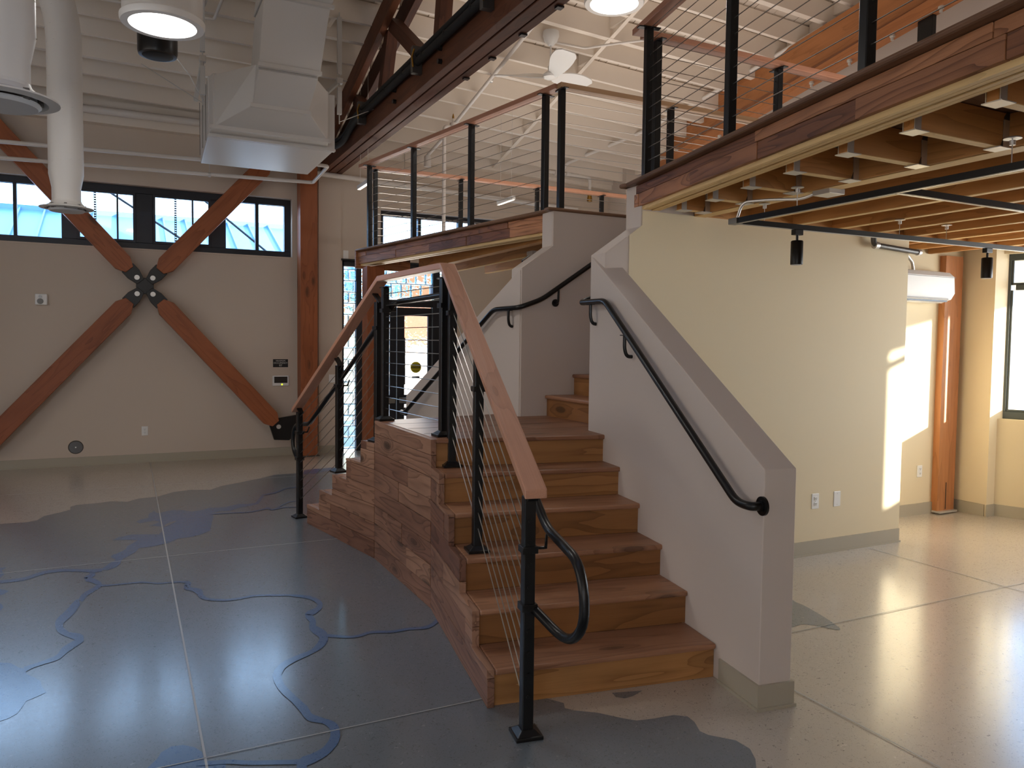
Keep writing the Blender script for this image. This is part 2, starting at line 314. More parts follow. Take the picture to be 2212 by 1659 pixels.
# ================================================================ THE SETTING
# floor
fl = G(); bx(-5.2, 10.6, -3.2, 11.3, -.12, 0, fl); floor = struct('floor', fl, 'floor')
MAP = json.loads('''{"grey":[[-6,8.2],[-0.987,7.862],[-0.784,7.847],[-0.72,7.895],[-0.682,8.056],[-0.564,8.17],[-0.489,8.266],[-0.497,8.403],[-0.451,8.474],[-0.277,8.491],[-0.158,8.536],[-0.017,8.45],[0.086,8.578],[0.255,8.606],[0.414,8.803],[0.574,8.859],[0.773,8.787],[0.897,8.966],[1.117,9.117],[1.339,9.28],[1.534,9.469],[1.823,9.489],[2.177,9.714],[2.414,9.733],[2.3,9.5],[2.2,6],[2.0,4.0],[1.6,3.1],[1.715,2.926],[1.695,2.882],[1.721,2.846],[1.801,2.785],[1.872,2.696],[1.914,2.653],[1.987,2.637],[2.088,2.625],[2.135,2.589],[2.13,2.537],[2.099,2.465],[2.11,2.426],[2.182,2.342],[2.187,2.268],[2.152,2.201],[2.096,2.137],[1.9,1.6],[1.2,0.4],[0.9,-2],[-6,-2.5]],"tip":[[3.734,3.584],[3.712,3.496],[3.706,3.405],[3.66,3.221],[3.617,3.1],[3.588,3.042],[3.559,3.039],[3.521,3.097],[3.483,3.162],[3.44,3.19],[3.35,3.208]],"lobe":[[1.966,2.919],[1.958,2.876],[1.988,2.847],[2.035,2.85],[2.107,2.878]],"lake":[[-0.181,6.014],[-0.156,6.091],[-0.13,6.166],[-0.09,6.249],[-0.127,6.35],[-0.116,6.396],[-0.068,6.453],[-0.025,6.537],[-0.022,6.614],[0.016,6.692],[0.058,6.786],[-0.009,6.836],[-0.126,6.868],[-0.082,6.949],[0.012,7.006],[0.118,6.974],[0.214,6.921],[0.239,7.027],[0.248,7.191],[0.191,7.262],[0.141,7.273],[0.193,7.331],[0.236,7.402],[0.197,7.467],[0.139,7.445],[0.081,7.41],[0.05,7.484],[0.083,7.561],[0.148,7.607],[0.158,7.783],[0.203,7.897],[0.225,7.787],[0.268,7.801],[0.356,7.864],[0.444,7.826],[0.512,7.728],[0.602,7.756],[0.687,7.846],[0.748,7.812],[0.826,7.813],[0.944,7.915],[1.02,7.875],[1.104,7.898],[1.168,8.103],[1.214,8.271],[1.232,8.213],[1.163,7.972],[1.123,7.837],[1.032,7.767],[0.935,7.73],[0.832,7.622],[0.757,7.641],[0.676,7.588],[0.676,7.425],[0.64,7.193],[0.602,6.893],[0.526,6.792],[0.434,6.729],[0.347,6.717],[0.278,6.608],[0.214,6.569],[0.142,6.527],[0.062,6.53],[0.034,6.407],[-0.01,6.318],[-0.053,6.232],[-0.061,6.135],[-0.083,6.046],[-0.136,5.994]],"lake2":[[-0.621,4.504],[-0.575,4.482],[-0.529,4.456],[-0.484,4.371],[-0.452,4.345],[-0.446,4.277],[-0.404,4.21],[-0.379,4.161],[-0.366,4.083],[-0.343,4.014],[-0.383,3.976],[-0.414,3.953],[-0.422,3.902],[-0.434,3.838],[-0.461,3.803],[-0.49,3.788],[-0.528,3.798]],"lake3":[[0.041,3.129],[0.05,3.138],[0.084,3.189],[0.098,3.232],[0.136,3.264],[0.18,3.255],[0.216,3.219],[0.24,3.171],[0.242,3.114],[0.25,3.094],[0.315,3.059],[0.309,3.001],[0.252,2.977],[0.08,3.046]],"lake4":[[1.865,9.413],[1.979,9.365],[2.124,9.476],[2.264,9.534],[2.317,9.755],[2.178,9.715],[2.054,9.718],[1.917,9.656]],"lake5":[[-0.72,5.525],[-0.699,5.498],[-0.681,5.455],[-0.671,5.4],[-0.677,5.353],[-0.695,5.329]],"lake6":[[-0.754,5.823],[-0.71,5.781],[-0.681,5.742],[-0.699,5.688],[-0.733,5.658]],"lake7":[[-0.821,6.363],[-0.764,6.344],[-0.785,6.27],[-0.755,6.165],[-0.77,6.083],[-0.785,6.072]],"isle":[[0.253,7.189],[0.298,7.315],[0.353,7.38],[0.363,7.346],[0.312,7.249],[0.26,7.174]],"riv":[[[[-0.752,5.944],[-0.73,5.945],[-0.696,5.945],[-0.661,5.946],[-0.633,5.951],[-0.614,5.958],[-0.602,5.968],[-0.591,5.98],[-0.578,5.993],[-0.563,6.011],[-0.547,6.032],[-0.53,6.051],[-0.51,6.065],[-0.488,6.073],[-0.463,6.077],[-0.437,6.077],[-0.41,6.074],[-0.381,6.063],[-0.351,6.047],[-0.321,6.029],[-0.295,6.014],[-0.274,5.999],[-0.256,5.986],[-0.239,5.975],[-0.223,5.966],[-0.207,5.965],[-0.192,5.968],[-0.179,5.972],[-0.17,5.976]],[[-0.763,6.017],[-0.74,6.017],[-0.706,6.017],[-0.671,6.019],[-0.643,6.024],[-0.626,6.033],[-0.614,6.044],[-0.604,6.058],[-0.591,6.074],[-0.576,6.09],[-0.559,6.11],[-0.541,6.128],[-0.52,6.141],[-0.496,6.148],[-0.471,6.151],[-0.443,6.149],[-0.415,6.143],[-0.386,6.132],[-0.354,6.116],[-0.324,6.098],[-0.298,6.082],[-0.276,6.072],[-0.258,6.062],[-0.242,6.054],[-0.227,6.05],[-0.211,6.046],[-0.196,6.045],[-0.183,6.045],[-0.174,6.045]]],[[[-0.248,5.958],[-0.241,5.945],[-0.232,5.927],[-0.226,5.914],[-0.226,5.945],[-0.232,5.94],[-0.247,5.921],[-0.263,5.9],[-0.275,5.852],[-0.259,5.767],[-0.245,5.747],[-0.23,5.73],[-0.219,5.713],[-0.209,5.69],[-0.199,5.665],[-0.193,5.646],[-0.194,5.654],[-0.193,5.669],[-0.196,5.653],[-0.202,5.63],[-0.209,5.606],[-0.217,5.588],[-0.228,5.569],[-0.238,5.551],[-0.247,5.532],[-0.255,5.516],[-0.261,5.5],[-0.267,5.484],[-0.273,5.465],[-0.276,5.438],[-0.279,5.411],[-0.281,5.387],[-0.281,5.372]],[[-0.244,6.033],[-0.238,6.019],[-0.227,5.999],[-0.215,5.969],[-0.209,5.894],[-0.22,5.857],[-0.235,5.831],[-0.248,5.807],[-0.248,5.813],[-0.253,5.862],[-0.243,5.848],[-0.228,5.83],[-0.214,5.808],[-0.201,5.783],[-0.189,5.755],[-0.176,5.721],[-0.166,5.663],[-0.169,5.601],[-0.177,5.572],[-0.186,5.552],[-0.195,5.534],[-0.204,5.511],[-0.214,5.49],[-0.224,5.47],[-0.232,5.452],[-0.237,5.434],[-0.242,5.417],[-0.246,5.401],[-0.248,5.385],[-0.252,5.37],[-0.255,5.351],[-0.258,5.333],[-0.26,5.321]]],[[[-0.281,5.381],[-0.283,5.383],[-0.288,5.384],[-0.296,5.376],[-0.303,5.358],[-0.31,5.33],[-0.316,5.298],[-0.322,5.267],[-0.327,5.241],[-0.332,5.22],[-0.336,5.2],[-0.341,5.179],[-0.347,5.156],[-0.354,5.132],[-0.363,5.103],[-0.371,5.069],[-0.377,5.025],[-0.377,4.973],[-0.373,4.923],[-0.366,4.876],[-0.357,4.833],[-0.345,4.797],[-0.331,4.768],[-0.318,4.743],[-0.303,4.72],[-0.286,4.691],[-0.267,4.665],[-0.253,4.643],[-0.252,4.639],[-0.256,4.69],[-0.257,4.687],[-0.263,4.669],[-0.271,4.648],[-0.281,4.63],[-0.292,4.611],[-0.305,4.59],[-0.316,4.567],[-0.323,4.537],[-0.327,4.509],[-0.33,4.487],[-0.336,4.469],[-0.346,4.454],[-0.36,4.44],[-0.375,4.428],[-0.388,4.416],[-0.4,4.409],[-0.411,4.402],[-0.421,4.396],[-0.43,4.39],[-0.441,4.385],[-0.451,4.379],[-0.46,4.374],[-0.466,4.372]],[[-0.268,5.259],[-0.271,5.256],[-0.272,5.253],[-0.271,5.252],[-0.272,5.245],[-0.275,5.225],[-0.279,5.194],[-0.284,5.159],[-0.29,5.125],[-0.296,5.1],[-0.301,5.079],[-0.307,5.059],[-0.313,5.037],[-0.321,5.01],[-0.329,4.984],[-0.335,4.961],[-0.337,4.946],[-0.337,4.937],[-0.337,4.923],[-0.335,4.908],[-0.333,4.892],[-0.328,4.872],[-0.32,4.848],[-0.31,4.821],[-0.299,4.796],[-0.284,4.78],[-0.266,4.764],[-0.247,4.746],[-0.228,4.711],[-0.222,4.623],[-0.231,4.592],[-0.241,4.577],[-0.25,4.561],[-0.26,4.54],[-0.271,4.519],[-0.282,4.498],[-0.291,4.478],[-0.297,4.464],[-0.303,4.445],[-0.31,4.423],[-0.32,4.404],[-0.334,4.391],[-0.35,4.382],[-0.366,4.375],[-0.38,4.369],[-0.391,4.361],[-0.402,4.355],[-0.412,4.349],[-0.421,4.343],[-0.43,4.333],[-0.439,4.322],[-0.446,4.311],[-0.451,4.303]]],[[[-0.174,5.606],[-0.164,5.604],[-0.149,5.601],[-0.131,5.597],[-0.112,5.595],[-0.089,5.593],[-0.063,5.592],[-0.036,5.591],[-0.011,5.589],[0.012,5.587],[0.033,5.586],[0.053,5.583],[0.074,5.575],[0.095,5.562],[0.116,5.544],[0.137,5.525],[0.158,5.511],[0.182,5.504],[0.207,5.501],[0.229,5.5],[0.245,5.499]],[[-0.176,5.653],[-0.165,5.647],[-0.15,5.64],[-0.133,5.632],[-0.113,5.626],[-0.09,5.623],[-0.064,5.622],[-0.037,5.621],[-0.011,5.62],[0.011,5.619],[0.032,5.618],[0.053,5.616],[0.075,5.609],[0.096,5.595],[0.118,5.575],[0.138,5.556],[0.159,5.541],[0.183,5.534],[0.208,5.531],[0.23,5.53],[0.246,5.529]]],[[[0.242,5.5],[0.254,5.496],[0.272,5.491],[0.291,5.484],[0.306,5.474],[0.317,5.455],[0.326,5.434],[0.332,5.414],[0.329,5.425],[0.332,5.459],[0.325,5.446],[0.313,5.422],[0.304,5.346],[0.316,5.304],[0.328,5.289],[0.34,5.278],[0.351,5.266],[0.358,5.241],[0.366,5.216],[0.371,5.192],[0.373,5.177],[0.373,5.184],[0.374,5.177],[0.375,5.142],[0.381,5.107],[0.389,5.084],[0.399,5.064],[0.411,5.046],[0.427,5.032],[0.447,5.014],[0.472,4.997],[0.498,4.984],[0.523,4.974],[0.545,4.97],[0.566,4.97],[0.587,4.972],[0.608,4.975],[0.629,4.979],[0.649,4.984],[0.671,4.988],[0.695,4.987],[0.724,4.98],[0.755,4.968],[0.788,4.954],[0.818,4.94],[0.847,4.927],[0.874,4.914],[0.9,4.9],[0.923,4.885],[0.946,4.867],[0.968,4.848],[0.986,4.83],[0.999,4.817]],[[0.243,5.53],[0.255,5.528],[0.273,5.524],[0.292,5.519],[0.309,5.511],[0.322,5.507],[0.335,5.501],[0.347,5.489],[0.357,5.445],[0.347,5.377],[0.336,5.353],[0.33,5.341],[0.333,5.38],[0.331,5.39],[0.339,5.372],[0.35,5.351],[0.361,5.329],[0.372,5.32],[0.383,5.31],[0.394,5.297],[0.405,5.273],[0.409,5.224],[0.408,5.188],[0.406,5.179],[0.406,5.171],[0.408,5.149],[0.413,5.124],[0.42,5.098],[0.432,5.073],[0.452,5.055],[0.476,5.038],[0.502,5.024],[0.526,5.014],[0.548,5.009],[0.569,5.009],[0.589,5.01],[0.611,5.012],[0.631,5.015],[0.652,5.02],[0.674,5.024],[0.699,5.022],[0.728,5.015],[0.761,5.002],[0.793,4.988],[0.824,4.974],[0.853,4.961],[0.88,4.948],[0.906,4.934],[0.93,4.919],[0.954,4.902],[0.976,4.884],[0.995,4.867],[1.008,4.855]]],[[[0.897,4.894],[0.906,4.886],[0.919,4.876],[0.934,4.864],[0.948,4.849],[0.962,4.83],[0.977,4.808],[0.99,4.785],[1.0,4.761],[1.005,4.733],[1.008,4.704],[1.008,4.68],[1.006,4.669],[1.007,4.669],[1.003,4.658],[0.994,4.64],[0.984,4.622],[0.971,4.612],[0.953,4.603],[0.933,4.589],[0.909,4.549],[0.898,4.476],[0.902,4.438],[0.906,4.414],[0.907,4.403],[0.905,4.399],[0.898,4.377],[0.887,4.336],[0.881,4.279],[0.886,4.232],[0.895,4.195],[0.902,4.165],[0.902,4.148],[0.903,4.144],[0.902,4.136],[0.899,4.124],[0.892,4.106],[0.881,4.08],[0.865,4.051],[0.847,4.022],[0.827,3.996],[0.806,3.982],[0.783,3.971],[0.76,3.96],[0.738,3.948],[0.718,3.936],[0.699,3.924],[0.68,3.91],[0.662,3.891],[0.645,3.869],[0.629,3.843],[0.613,3.809],[0.6,3.767],[0.595,3.719],[0.594,3.675],[0.596,3.634],[0.599,3.594],[0.605,3.554],[0.613,3.516],[0.622,3.48],[0.629,3.447],[0.634,3.416],[0.639,3.386],[0.643,3.358],[0.646,3.335],[0.648,3.317],[0.649,3.297],[0.652,3.271],[0.659,3.245],[0.671,3.227],[0.685,3.214],[0.699,3.203],[0.71,3.192],[0.717,3.174],[0.722,3.156],[0.725,3.141],[0.724,3.13],[0.723,3.117],[0.72,3.099],[0.716,3.081],[0.71,3.066],[0.703,3.049],[0.692,3.031],[0.679,3.012],[0.667,2.998],[0.655,2.989],[0.643,2.982],[0.631,2.977],[0.619,2.972],[0.607,2.969],[0.595,2.967],[0.581,2.963],[0.565,2.949],[0.552,2.921],[0.546,2.894],[0.542,2.873],[0.539,2.861]],[[0.904,4.928],[0.914,4.923],[0.927,4.914],[0.943,4.904],[0.958,4.89],[0.974,4.877],[0.991,4.861],[1.007,4.842],[1.02,4.819],[1.031,4.793],[1.038,4.762],[1.042,4.726],[1.041,4.681],[1.029,4.631],[1.015,4.596],[1.0,4.571],[0.985,4.549],[0.966,4.526],[0.947,4.508],[0.933,4.493],[0.934,4.494],[0.939,4.52],[0.94,4.503],[0.943,4.47],[0.943,4.423],[0.935,4.374],[0.926,4.343],[0.923,4.33],[0.923,4.331],[0.928,4.317],[0.938,4.29],[0.949,4.256],[0.956,4.211],[0.951,4.155],[0.941,4.107],[0.927,4.066],[0.91,4.031],[0.891,4.005],[0.87,3.982],[0.849,3.963],[0.827,3.947],[0.804,3.929],[0.78,3.914],[0.757,3.901],[0.736,3.887],[0.717,3.872],[0.699,3.857],[0.684,3.842],[0.67,3.824],[0.658,3.802],[0.648,3.778],[0.641,3.757],[0.638,3.74],[0.635,3.723],[0.633,3.696],[0.633,3.665],[0.634,3.632],[0.638,3.598],[0.644,3.562],[0.652,3.524],[0.658,3.489],[0.665,3.458],[0.671,3.429],[0.677,3.402],[0.683,3.374],[0.684,3.345],[0.685,3.322],[0.685,3.309],[0.687,3.298],[0.692,3.284],[0.703,3.267],[0.715,3.25],[0.726,3.231],[0.737,3.218],[0.747,3.204],[0.757,3.184],[0.763,3.157],[0.762,3.123],[0.757,3.089],[0.749,3.056],[0.738,3.025],[0.723,2.998],[0.707,2.976],[0.691,2.957],[0.676,2.942],[0.66,2.928],[0.646,2.919],[0.632,2.912],[0.619,2.905],[0.606,2.9],[0.593,2.897],[0.585,2.894],[0.583,2.893],[0.583,2.89],[0.58,2.877],[0.578,2.859],[0.576,2.846]]],[[[0.582,2.945],[0.567,2.951],[0.544,2.959],[0.518,2.969],[0.493,2.98],[0.467,2.991],[0.44,3.002],[0.414,3.014],[0.391,3.025],[0.372,3.036],[0.356,3.046],[0.341,3.056],[0.324,3.065],[0.306,3.072],[0.288,3.077],[0.27,3.081],[0.255,3.086],[0.242,3.09],[0.231,3.094],[0.221,3.098],[0.215,3.1]],[[0.576,2.908],[0.56,2.915],[0.538,2.925],[0.513,2.937],[0.488,2.948],[0.463,2.959],[0.436,2.971],[0.41,2.982],[0.387,2.993],[0.368,3.004],[0.351,3.015],[0.336,3.024],[0.321,3.033],[0.304,3.04],[0.286,3.046],[0.269,3.051],[0.254,3.056],[0.24,3.06],[0.229,3.064],[0.22,3.068],[0.213,3.071]]],[[[0.931,4.143],[0.951,4.13],[0.981,4.11],[1.012,4.089],[1.038,4.074],[1.057,4.066],[1.072,4.063],[1.086,4.063],[1.102,4.064],[1.119,4.069],[1.137,4.077],[1.154,4.085],[1.174,4.087],[1.196,4.081],[1.221,4.069],[1.247,4.056],[1.273,4.047],[1.3,4.045],[1.327,4.046],[1.353,4.048],[1.376,4.048],[1.397,4.043],[1.416,4.037],[1.434,4.03],[1.45,4.026],[1.464,4.025],[1.476,4.026],[1.487,4.029],[1.5,4.036],[1.517,4.048],[1.535,4.064],[1.552,4.08],[1.563,4.09]],[[0.942,4.188],[0.962,4.172],[0.991,4.148],[1.022,4.125],[1.047,4.108],[1.065,4.1],[1.08,4.097],[1.093,4.097],[1.108,4.098],[1.124,4.103],[1.141,4.111],[1.161,4.119],[1.182,4.122],[1.206,4.115],[1.231,4.103],[1.257,4.09],[1.283,4.081],[1.309,4.079],[1.335,4.08],[1.362,4.083],[1.386,4.082],[1.408,4.079],[1.429,4.074],[1.447,4.069],[1.463,4.067],[1.476,4.067],[1.487,4.069],[1.497,4.074],[1.508,4.08],[1.522,4.093],[1.539,4.111],[1.556,4.129],[1.567,4.142]]],[[[0.664,7.524],[0.692,7.521],[0.731,7.517],[0.775,7.511],[0.819,7.506],[0.862,7.497],[0.908,7.485],[0.953,7.477],[0.994,7.476],[1.031,7.486],[1.065,7.504],[1.095,7.524],[1.121,7.54],[1.139,7.549],[1.152,7.557],[1.16,7.56],[1.167,7.555],[1.174,7.544],[1.18,7.518],[1.189,7.492],[1.205,7.489],[1.227,7.514],[1.255,7.559],[1.286,7.61],[1.314,7.654],[1.341,7.694],[1.367,7.733],[1.393,7.767],[1.42,7.792],[1.45,7.8],[1.482,7.799],[1.511,7.792],[1.532,7.789]],[[0.668,7.569],[0.695,7.564],[0.734,7.558],[0.779,7.551],[0.823,7.544],[0.866,7.535],[0.912,7.524],[0.957,7.515],[0.998,7.514],[1.035,7.526],[1.069,7.546],[1.1,7.568],[1.125,7.586],[1.144,7.605],[1.158,7.622],[1.169,7.636],[1.182,7.64],[1.191,7.612],[1.195,7.575],[1.2,7.545],[1.21,7.535],[1.231,7.559],[1.258,7.604],[1.289,7.657],[1.318,7.705],[1.345,7.743],[1.371,7.78],[1.398,7.812],[1.426,7.834],[1.457,7.843],[1.49,7.841],[1.519,7.835],[1.54,7.832]]],[[[1.218,7.484],[1.232,7.498],[1.252,7.518],[1.277,7.536],[1.307,7.546],[1.348,7.542],[1.397,7.529],[1.443,7.514],[1.476,7.504]],[[1.222,7.529],[1.236,7.541],[1.257,7.56],[1.283,7.578],[1.313,7.586],[1.354,7.58],[1.403,7.566],[1.45,7.549],[1.482,7.538]]],[[[1.218,8.244],[1.244,8.252],[1.281,8.265],[1.322,8.283],[1.36,8.306],[1.394,8.35],[1.427,8.403],[1.458,8.454],[1.488,8.495],[1.515,8.516],[1.539,8.527],[1.563,8.534],[1.588,8.542],[1.615,8.553],[1.644,8.563],[1.669,8.572],[1.687,8.578]],[[1.224,8.291],[1.25,8.309],[1.289,8.332],[1.331,8.36],[1.37,8.393],[1.402,8.425],[1.433,8.465],[1.464,8.506],[1.493,8.536],[1.521,8.558],[1.546,8.57],[1.57,8.577],[1.595,8.585],[1.622,8.594],[1.65,8.602],[1.676,8.609],[1.693,8.613]]]]}''')
def flat(polys, z, name, m, label):
    bm = bmesh.new()
    for q_, P in enumerate(polys):
        vs = [bm.verts.new((p[0], p[1], z+.000004*q_)) for p in P]
        f = bm.faces.new(vs)
    bmesh.ops.triangulate(bm, faces=bm.faces[:])
    bm.normal_update()
    for f in bm.faces:
        if f.normal.z < 0: f.normal_flip()
    me = bpy.data.meshes.new(name); bm.to_mesh(me); bm.free(); me.materials.append(M_[m])
    o = bpy.data.objects.new(name, me); COL.objects.link(o); o.parent = floor; tag(o, label); return o
def smooth(P, closed=True):
    out = []; n = len(P)
    for i in range(n):
        a, b, c, d = P[(i-1) % n], P[i], P[(i+1) % n], P[(i+2) % n]
        for t in (0, .33, .66):
            out.append([.5*((2*b[k])+(-a[k]+c[k])*t+(2*a[k]-5*b[k]+4*c[k]-d[k])*t*t+(-a[k]+3*b[k]-3*c[k]+d[k])*t**3) for k in (0, 1)])
    return out
g_ = MAP['grey']
flat([g_], .0012, 'inlay', 'grey', 'grey-blue map inlay with a wavy shoreline')
flat([smooth(MAP['tip'])], .0012, 'inlay', 'grey', 'pointed grey inlay beside the half wall')
flat([MAP['lobe']], .0012, 'inlay', 'grey', 'small grey lobe at the foot of the stairs')
for k, nm in (('lake', 'large blue lake inlay'), ('lake2', 'blue lake inlay at the left edge'), ('lake3', 'blue lake inlay at the bottom edge'), ('lake4', 'blue inlay behind the stair railing'), ('lake5', None), ('lake6', None), ('lake7', None)):
    flat([MAP[k]], .0024, 'lake_inlay', 'blue', nm)
flat([smooth(MAP['isle'])], .0036, 'inlay', 'grey', 'grey sliver island in the blue lake')
for i, (a, b) in enumerate(MAP['riv']):
    flat([[a[j], a[j+1], b[j+1], b[j]] for j in range(len(a)-1)], .0030+.00015*i, 'river_inlay', 'blue', 'winding blue river inlay' if i == 0 else None)
for q in ((.2425, .2515, -3, 11.05), (2.742, 2.748, -3, 3.1), (5.242, 5.248, -3, 4.2), (-2.258, -2.252, -3, 11)):
    g = G(); bx(*q, .0038, .0046, g); g.build('seam', 'seam', floor)
for y in (.03, 3.112, 6.19, 9.27):
    g = G(); bx(-5, 7.3, y, y+.005, .0038, .0046, g); g.build('seam', 'seam', floor)

# far wall (plane y = 11.07)
YF = 11.07
g = G()
wall_holes(-5.2, 7.9, 0, 6.2, [(-2.25, 2.045, 2.735, 3.53), (3.30, 6.30, 2.93, 3.50), (2.74, 4.50, 0, 2.74)], lambda a, b, p, q: bx(a, b, YF, YF+.28, p, q, g))
wall_far = struct('wall_far', g, 'wall')
g = G(); bx(2.40, 2.715, YF-.035, YF, 0, 4.4, g); struct('wall_far_pilaster', g, 'wall', wall_far)
g = G(); bx(-5, 2.09, YF-.016, YF, 0, .11, g); bx(-5, 2.09, YF-.024, YF, 0, .014, g); struct('baseboard_far', g, 'base')
g = G(); bx(2.37, 2.72, YF-.05, YF-.035, 0, .11, g); struct('baseboard_far_corner', g, 'base')
# clerestory windows
def window_frame(parent, x0, x1, z0, z1, y, mull, m='frame', fw=.055, dp=.09, panes=True):
    for a, b, p, q in ((x0, x1, z1-fw, z1), (x0, x1, z0, z0+fw), (x0, x0+fw, z0+fw, z1-fw), (x1-fw, x1, z0+fw, z1-fw)):
        g = G(); bx(a, b, y, y+dp, p, q, g); g.build('frame_bar', m, parent, bevel=.004)
    for x, wd in mull:
        g = G(); bx(x-wd/2, x+wd/2, y+.005, y+dp-.005, z0+fw, z1-fw, g); g.build('mullion', m, parent, bevel=.004)
    ed = [x0+fw]+[e for x, wd in mull for e in (x-wd/2, x+wd/2)]+[x1-fw]
    for a, b in zip(ed[::2], ed[1::2]):
        if b-a > .05:
            g = G(); bx(a, b, y+dp/2-.004, y+dp/2+.004, z0+fw, z1-fw, g); g.build('pane', 'glass', parent)
w1 = thing('window_1', None, None, (0, YF+.1, 2.735)); w1['kind'] = 'structure'
window_frame(w1, -2.25, 2.045, 2.735, 3.53, YF+.10, [(-1.95, .04), (-1.185, .04), (-.62, .17), (.215, .20), (1.105, .19), (1.60, .045), (-.09, .022), (.79, .022)], fw=.085)
for x in (-.34, .585):
    g = G()
    for k in range(20): bx(x-.014, x+.014, YF+.15, YF+.156, 2.84+k*.03, 2.858+k*.03, g)
    bx(x-.014, x-.009, YF+.15, YF+.156, 2.83, 3.45, g); bx(x+.009, x+.014, YF+.15, YF+.156, 2.83, 3.45, g); g.build('window_chain_strip', 'frame', w1, kind='stuff')
for x0, x1 in ((-.535, .115), (.315, 1.01)):   # sash frames of the two opening lights
    for a, b, p, q in ((x0, x1, 3.415, 3.445), (x0, x1, 2.82, 2.85), (x0, x0+.03, 2.85, 3.415), (x1-.03, x1, 2.85, 3.415)):
        g = G(); bx(a, b, YF+.085, YF+.13, p, q, g); g.build('sash_bar', 'frame', w1)
g = G(); bx(-2.3, 2.07, YF-.012, YF+.10, 2.715, 2.735, g); g.build('window_sill', 'wall', w1)
w2 = thing('window_2', None, None, (4.8, YF+.1, 2.93)); w2['kind'] = 'structure'
window_frame(w2, 3.30, 6.30, 2.93, 3.50, YF+.10, [(3.93, .05), (4.58, .06), (5.22, .06), (5.8, .06)], fw=.07)
# roof seen through the clerestory + yard + brick building across the street
bld = thing('neighbour_building', 'low building outside with a pale blue standing seam metal roof', 'building', (0, 17.5, 0))
def roofz(y): return 2.6+(y-16.2)*.42
g = G(); g.prism([(16.2, roofz(16.2)), (20.6, roofz(20.6)), (20.6, roofz(20.6)-.12), (16.2, roofz(16.2)-.12)], (-9, 0, 0), Y, Z, X, 14.5); g.build('roof', 'metalroof', bld)
g = G(); bx(-8.8, 5.3, 16.5, 24, 0, 2.5, g); g.build('wall', 'ground', bld)
for k in range(30):
    x = -8.8+k*.48; g = G(); sx_ = .10 if x > .3 else -.10
    g.beam((x, 16.2, roofz(16.2)+.03), (x, 20.6, roofz(20.6)+.03), .035, .07); g.build('roof_seam', 'metalroof', bld)
g = G(); bx(-9, 5.5, 20.5, 20.75, roofz(20.6)-.05, roofz(20.6)+.07, g); g.build('ridge_cap', 'metalroof', bld)
for k, (a, b) in enumerate((((-2.6, 15.2, 5.6), (2.4, 15.2, 2.4)), ((-.2, 15.0, 5.2), (3.6, 15.0, 2.2)))):
    g = G(); g.tube([a, b], .02, 6); o = g.build('power_cable', 'black', None, loc=a); tag(o, ('upper' if k == 0 else 'lower')+' black cable crossing the sky outside the high window', 'cable', 'cables outside the high window')
br = thing('brick_building', 'sunlit orange brick building seen through the entrance door glass', 'building', (8, 19, 0))
g = G(); bx(5.6, 22, 19, 22, 0, 3.3, g); g.build('brick_wall', 'brick', br)
g = G(); bx(5.5, 22.1, 18.95, 19.0, 0, 1.55, g); g.build('plinth', 'ground', br)
g = G(); bx(-40, 40, 11.4, 80, -.2, -.03, g); bx(8.5, 40, -40, 11.4, -.2, -.03, g); tag(g.build('ground', 'ground', kind='structure'))

# entrance facade with glass block
door = thing('door_1', None, None, (3.6, YF+.1, 0)); door['kind'] = 'structure'
def fb(x0, x1, z0, z1, name='door_frame', y0=YF+.04, y1=YF+.14, m='frame', par=None):
    g = G(); bx(x0, x1, y0, y1, z0, z1, g); return g.build(name, m, par or door, bevel=.004)
fb(2.70, 2.775, 0, 2.74); fb(2.70, 4.50, 2.66, 2.74); fb(2.695, 4.5, 2.735, 2.76, y0=YF-.03, m='black'); fb(2.955, 3.03, 0, 2.66); fb(4.125, 4.235, 0, 2.66); fb(4.40, 4.50, 0, 2.66); fb(3.03, 4.125, 2.11, 2.21)
fb(3.03, 4.125, 2.215, 2.235, 'glass_ledge', YF+.0, YF+.14, 'block')
glass_blocks = G()
def blocks(x0, x1, z0, z1, bw=.153):
    nz = int((z1-z0)/bw); h = (z1-z0)/nz
    for r in range(nz):
        x = x0-(.5*bw if r % 2 else 0)
        while x < x1-.02:
            a = max(x, x0)+.004; b = min(x+bw, x1)-.004
            if b-a > .02:
                g = G(); c = ((a+b)/2, YF+.09, z0+(r+.5)*h)
                g.box(c, (b-a, .075, h-.010), grain=0)
                o = g.build('glass_block', 'block', door, bevel=.012)
            x += bw
    g = G()
    for r in range(nz+1): bx(x0, x1, YF+.075, YF+.105, z0+r*h-.004, z0+r*h+.004, g)
    g.build('mortar', 'grey_p', door, kind='stuff')
blocks(2.775, 2.955, .04, 2.62); blocks(3.03, 4.125, 2.24, 2.66); blocks(4.235, 4.40, .04, 2.62)
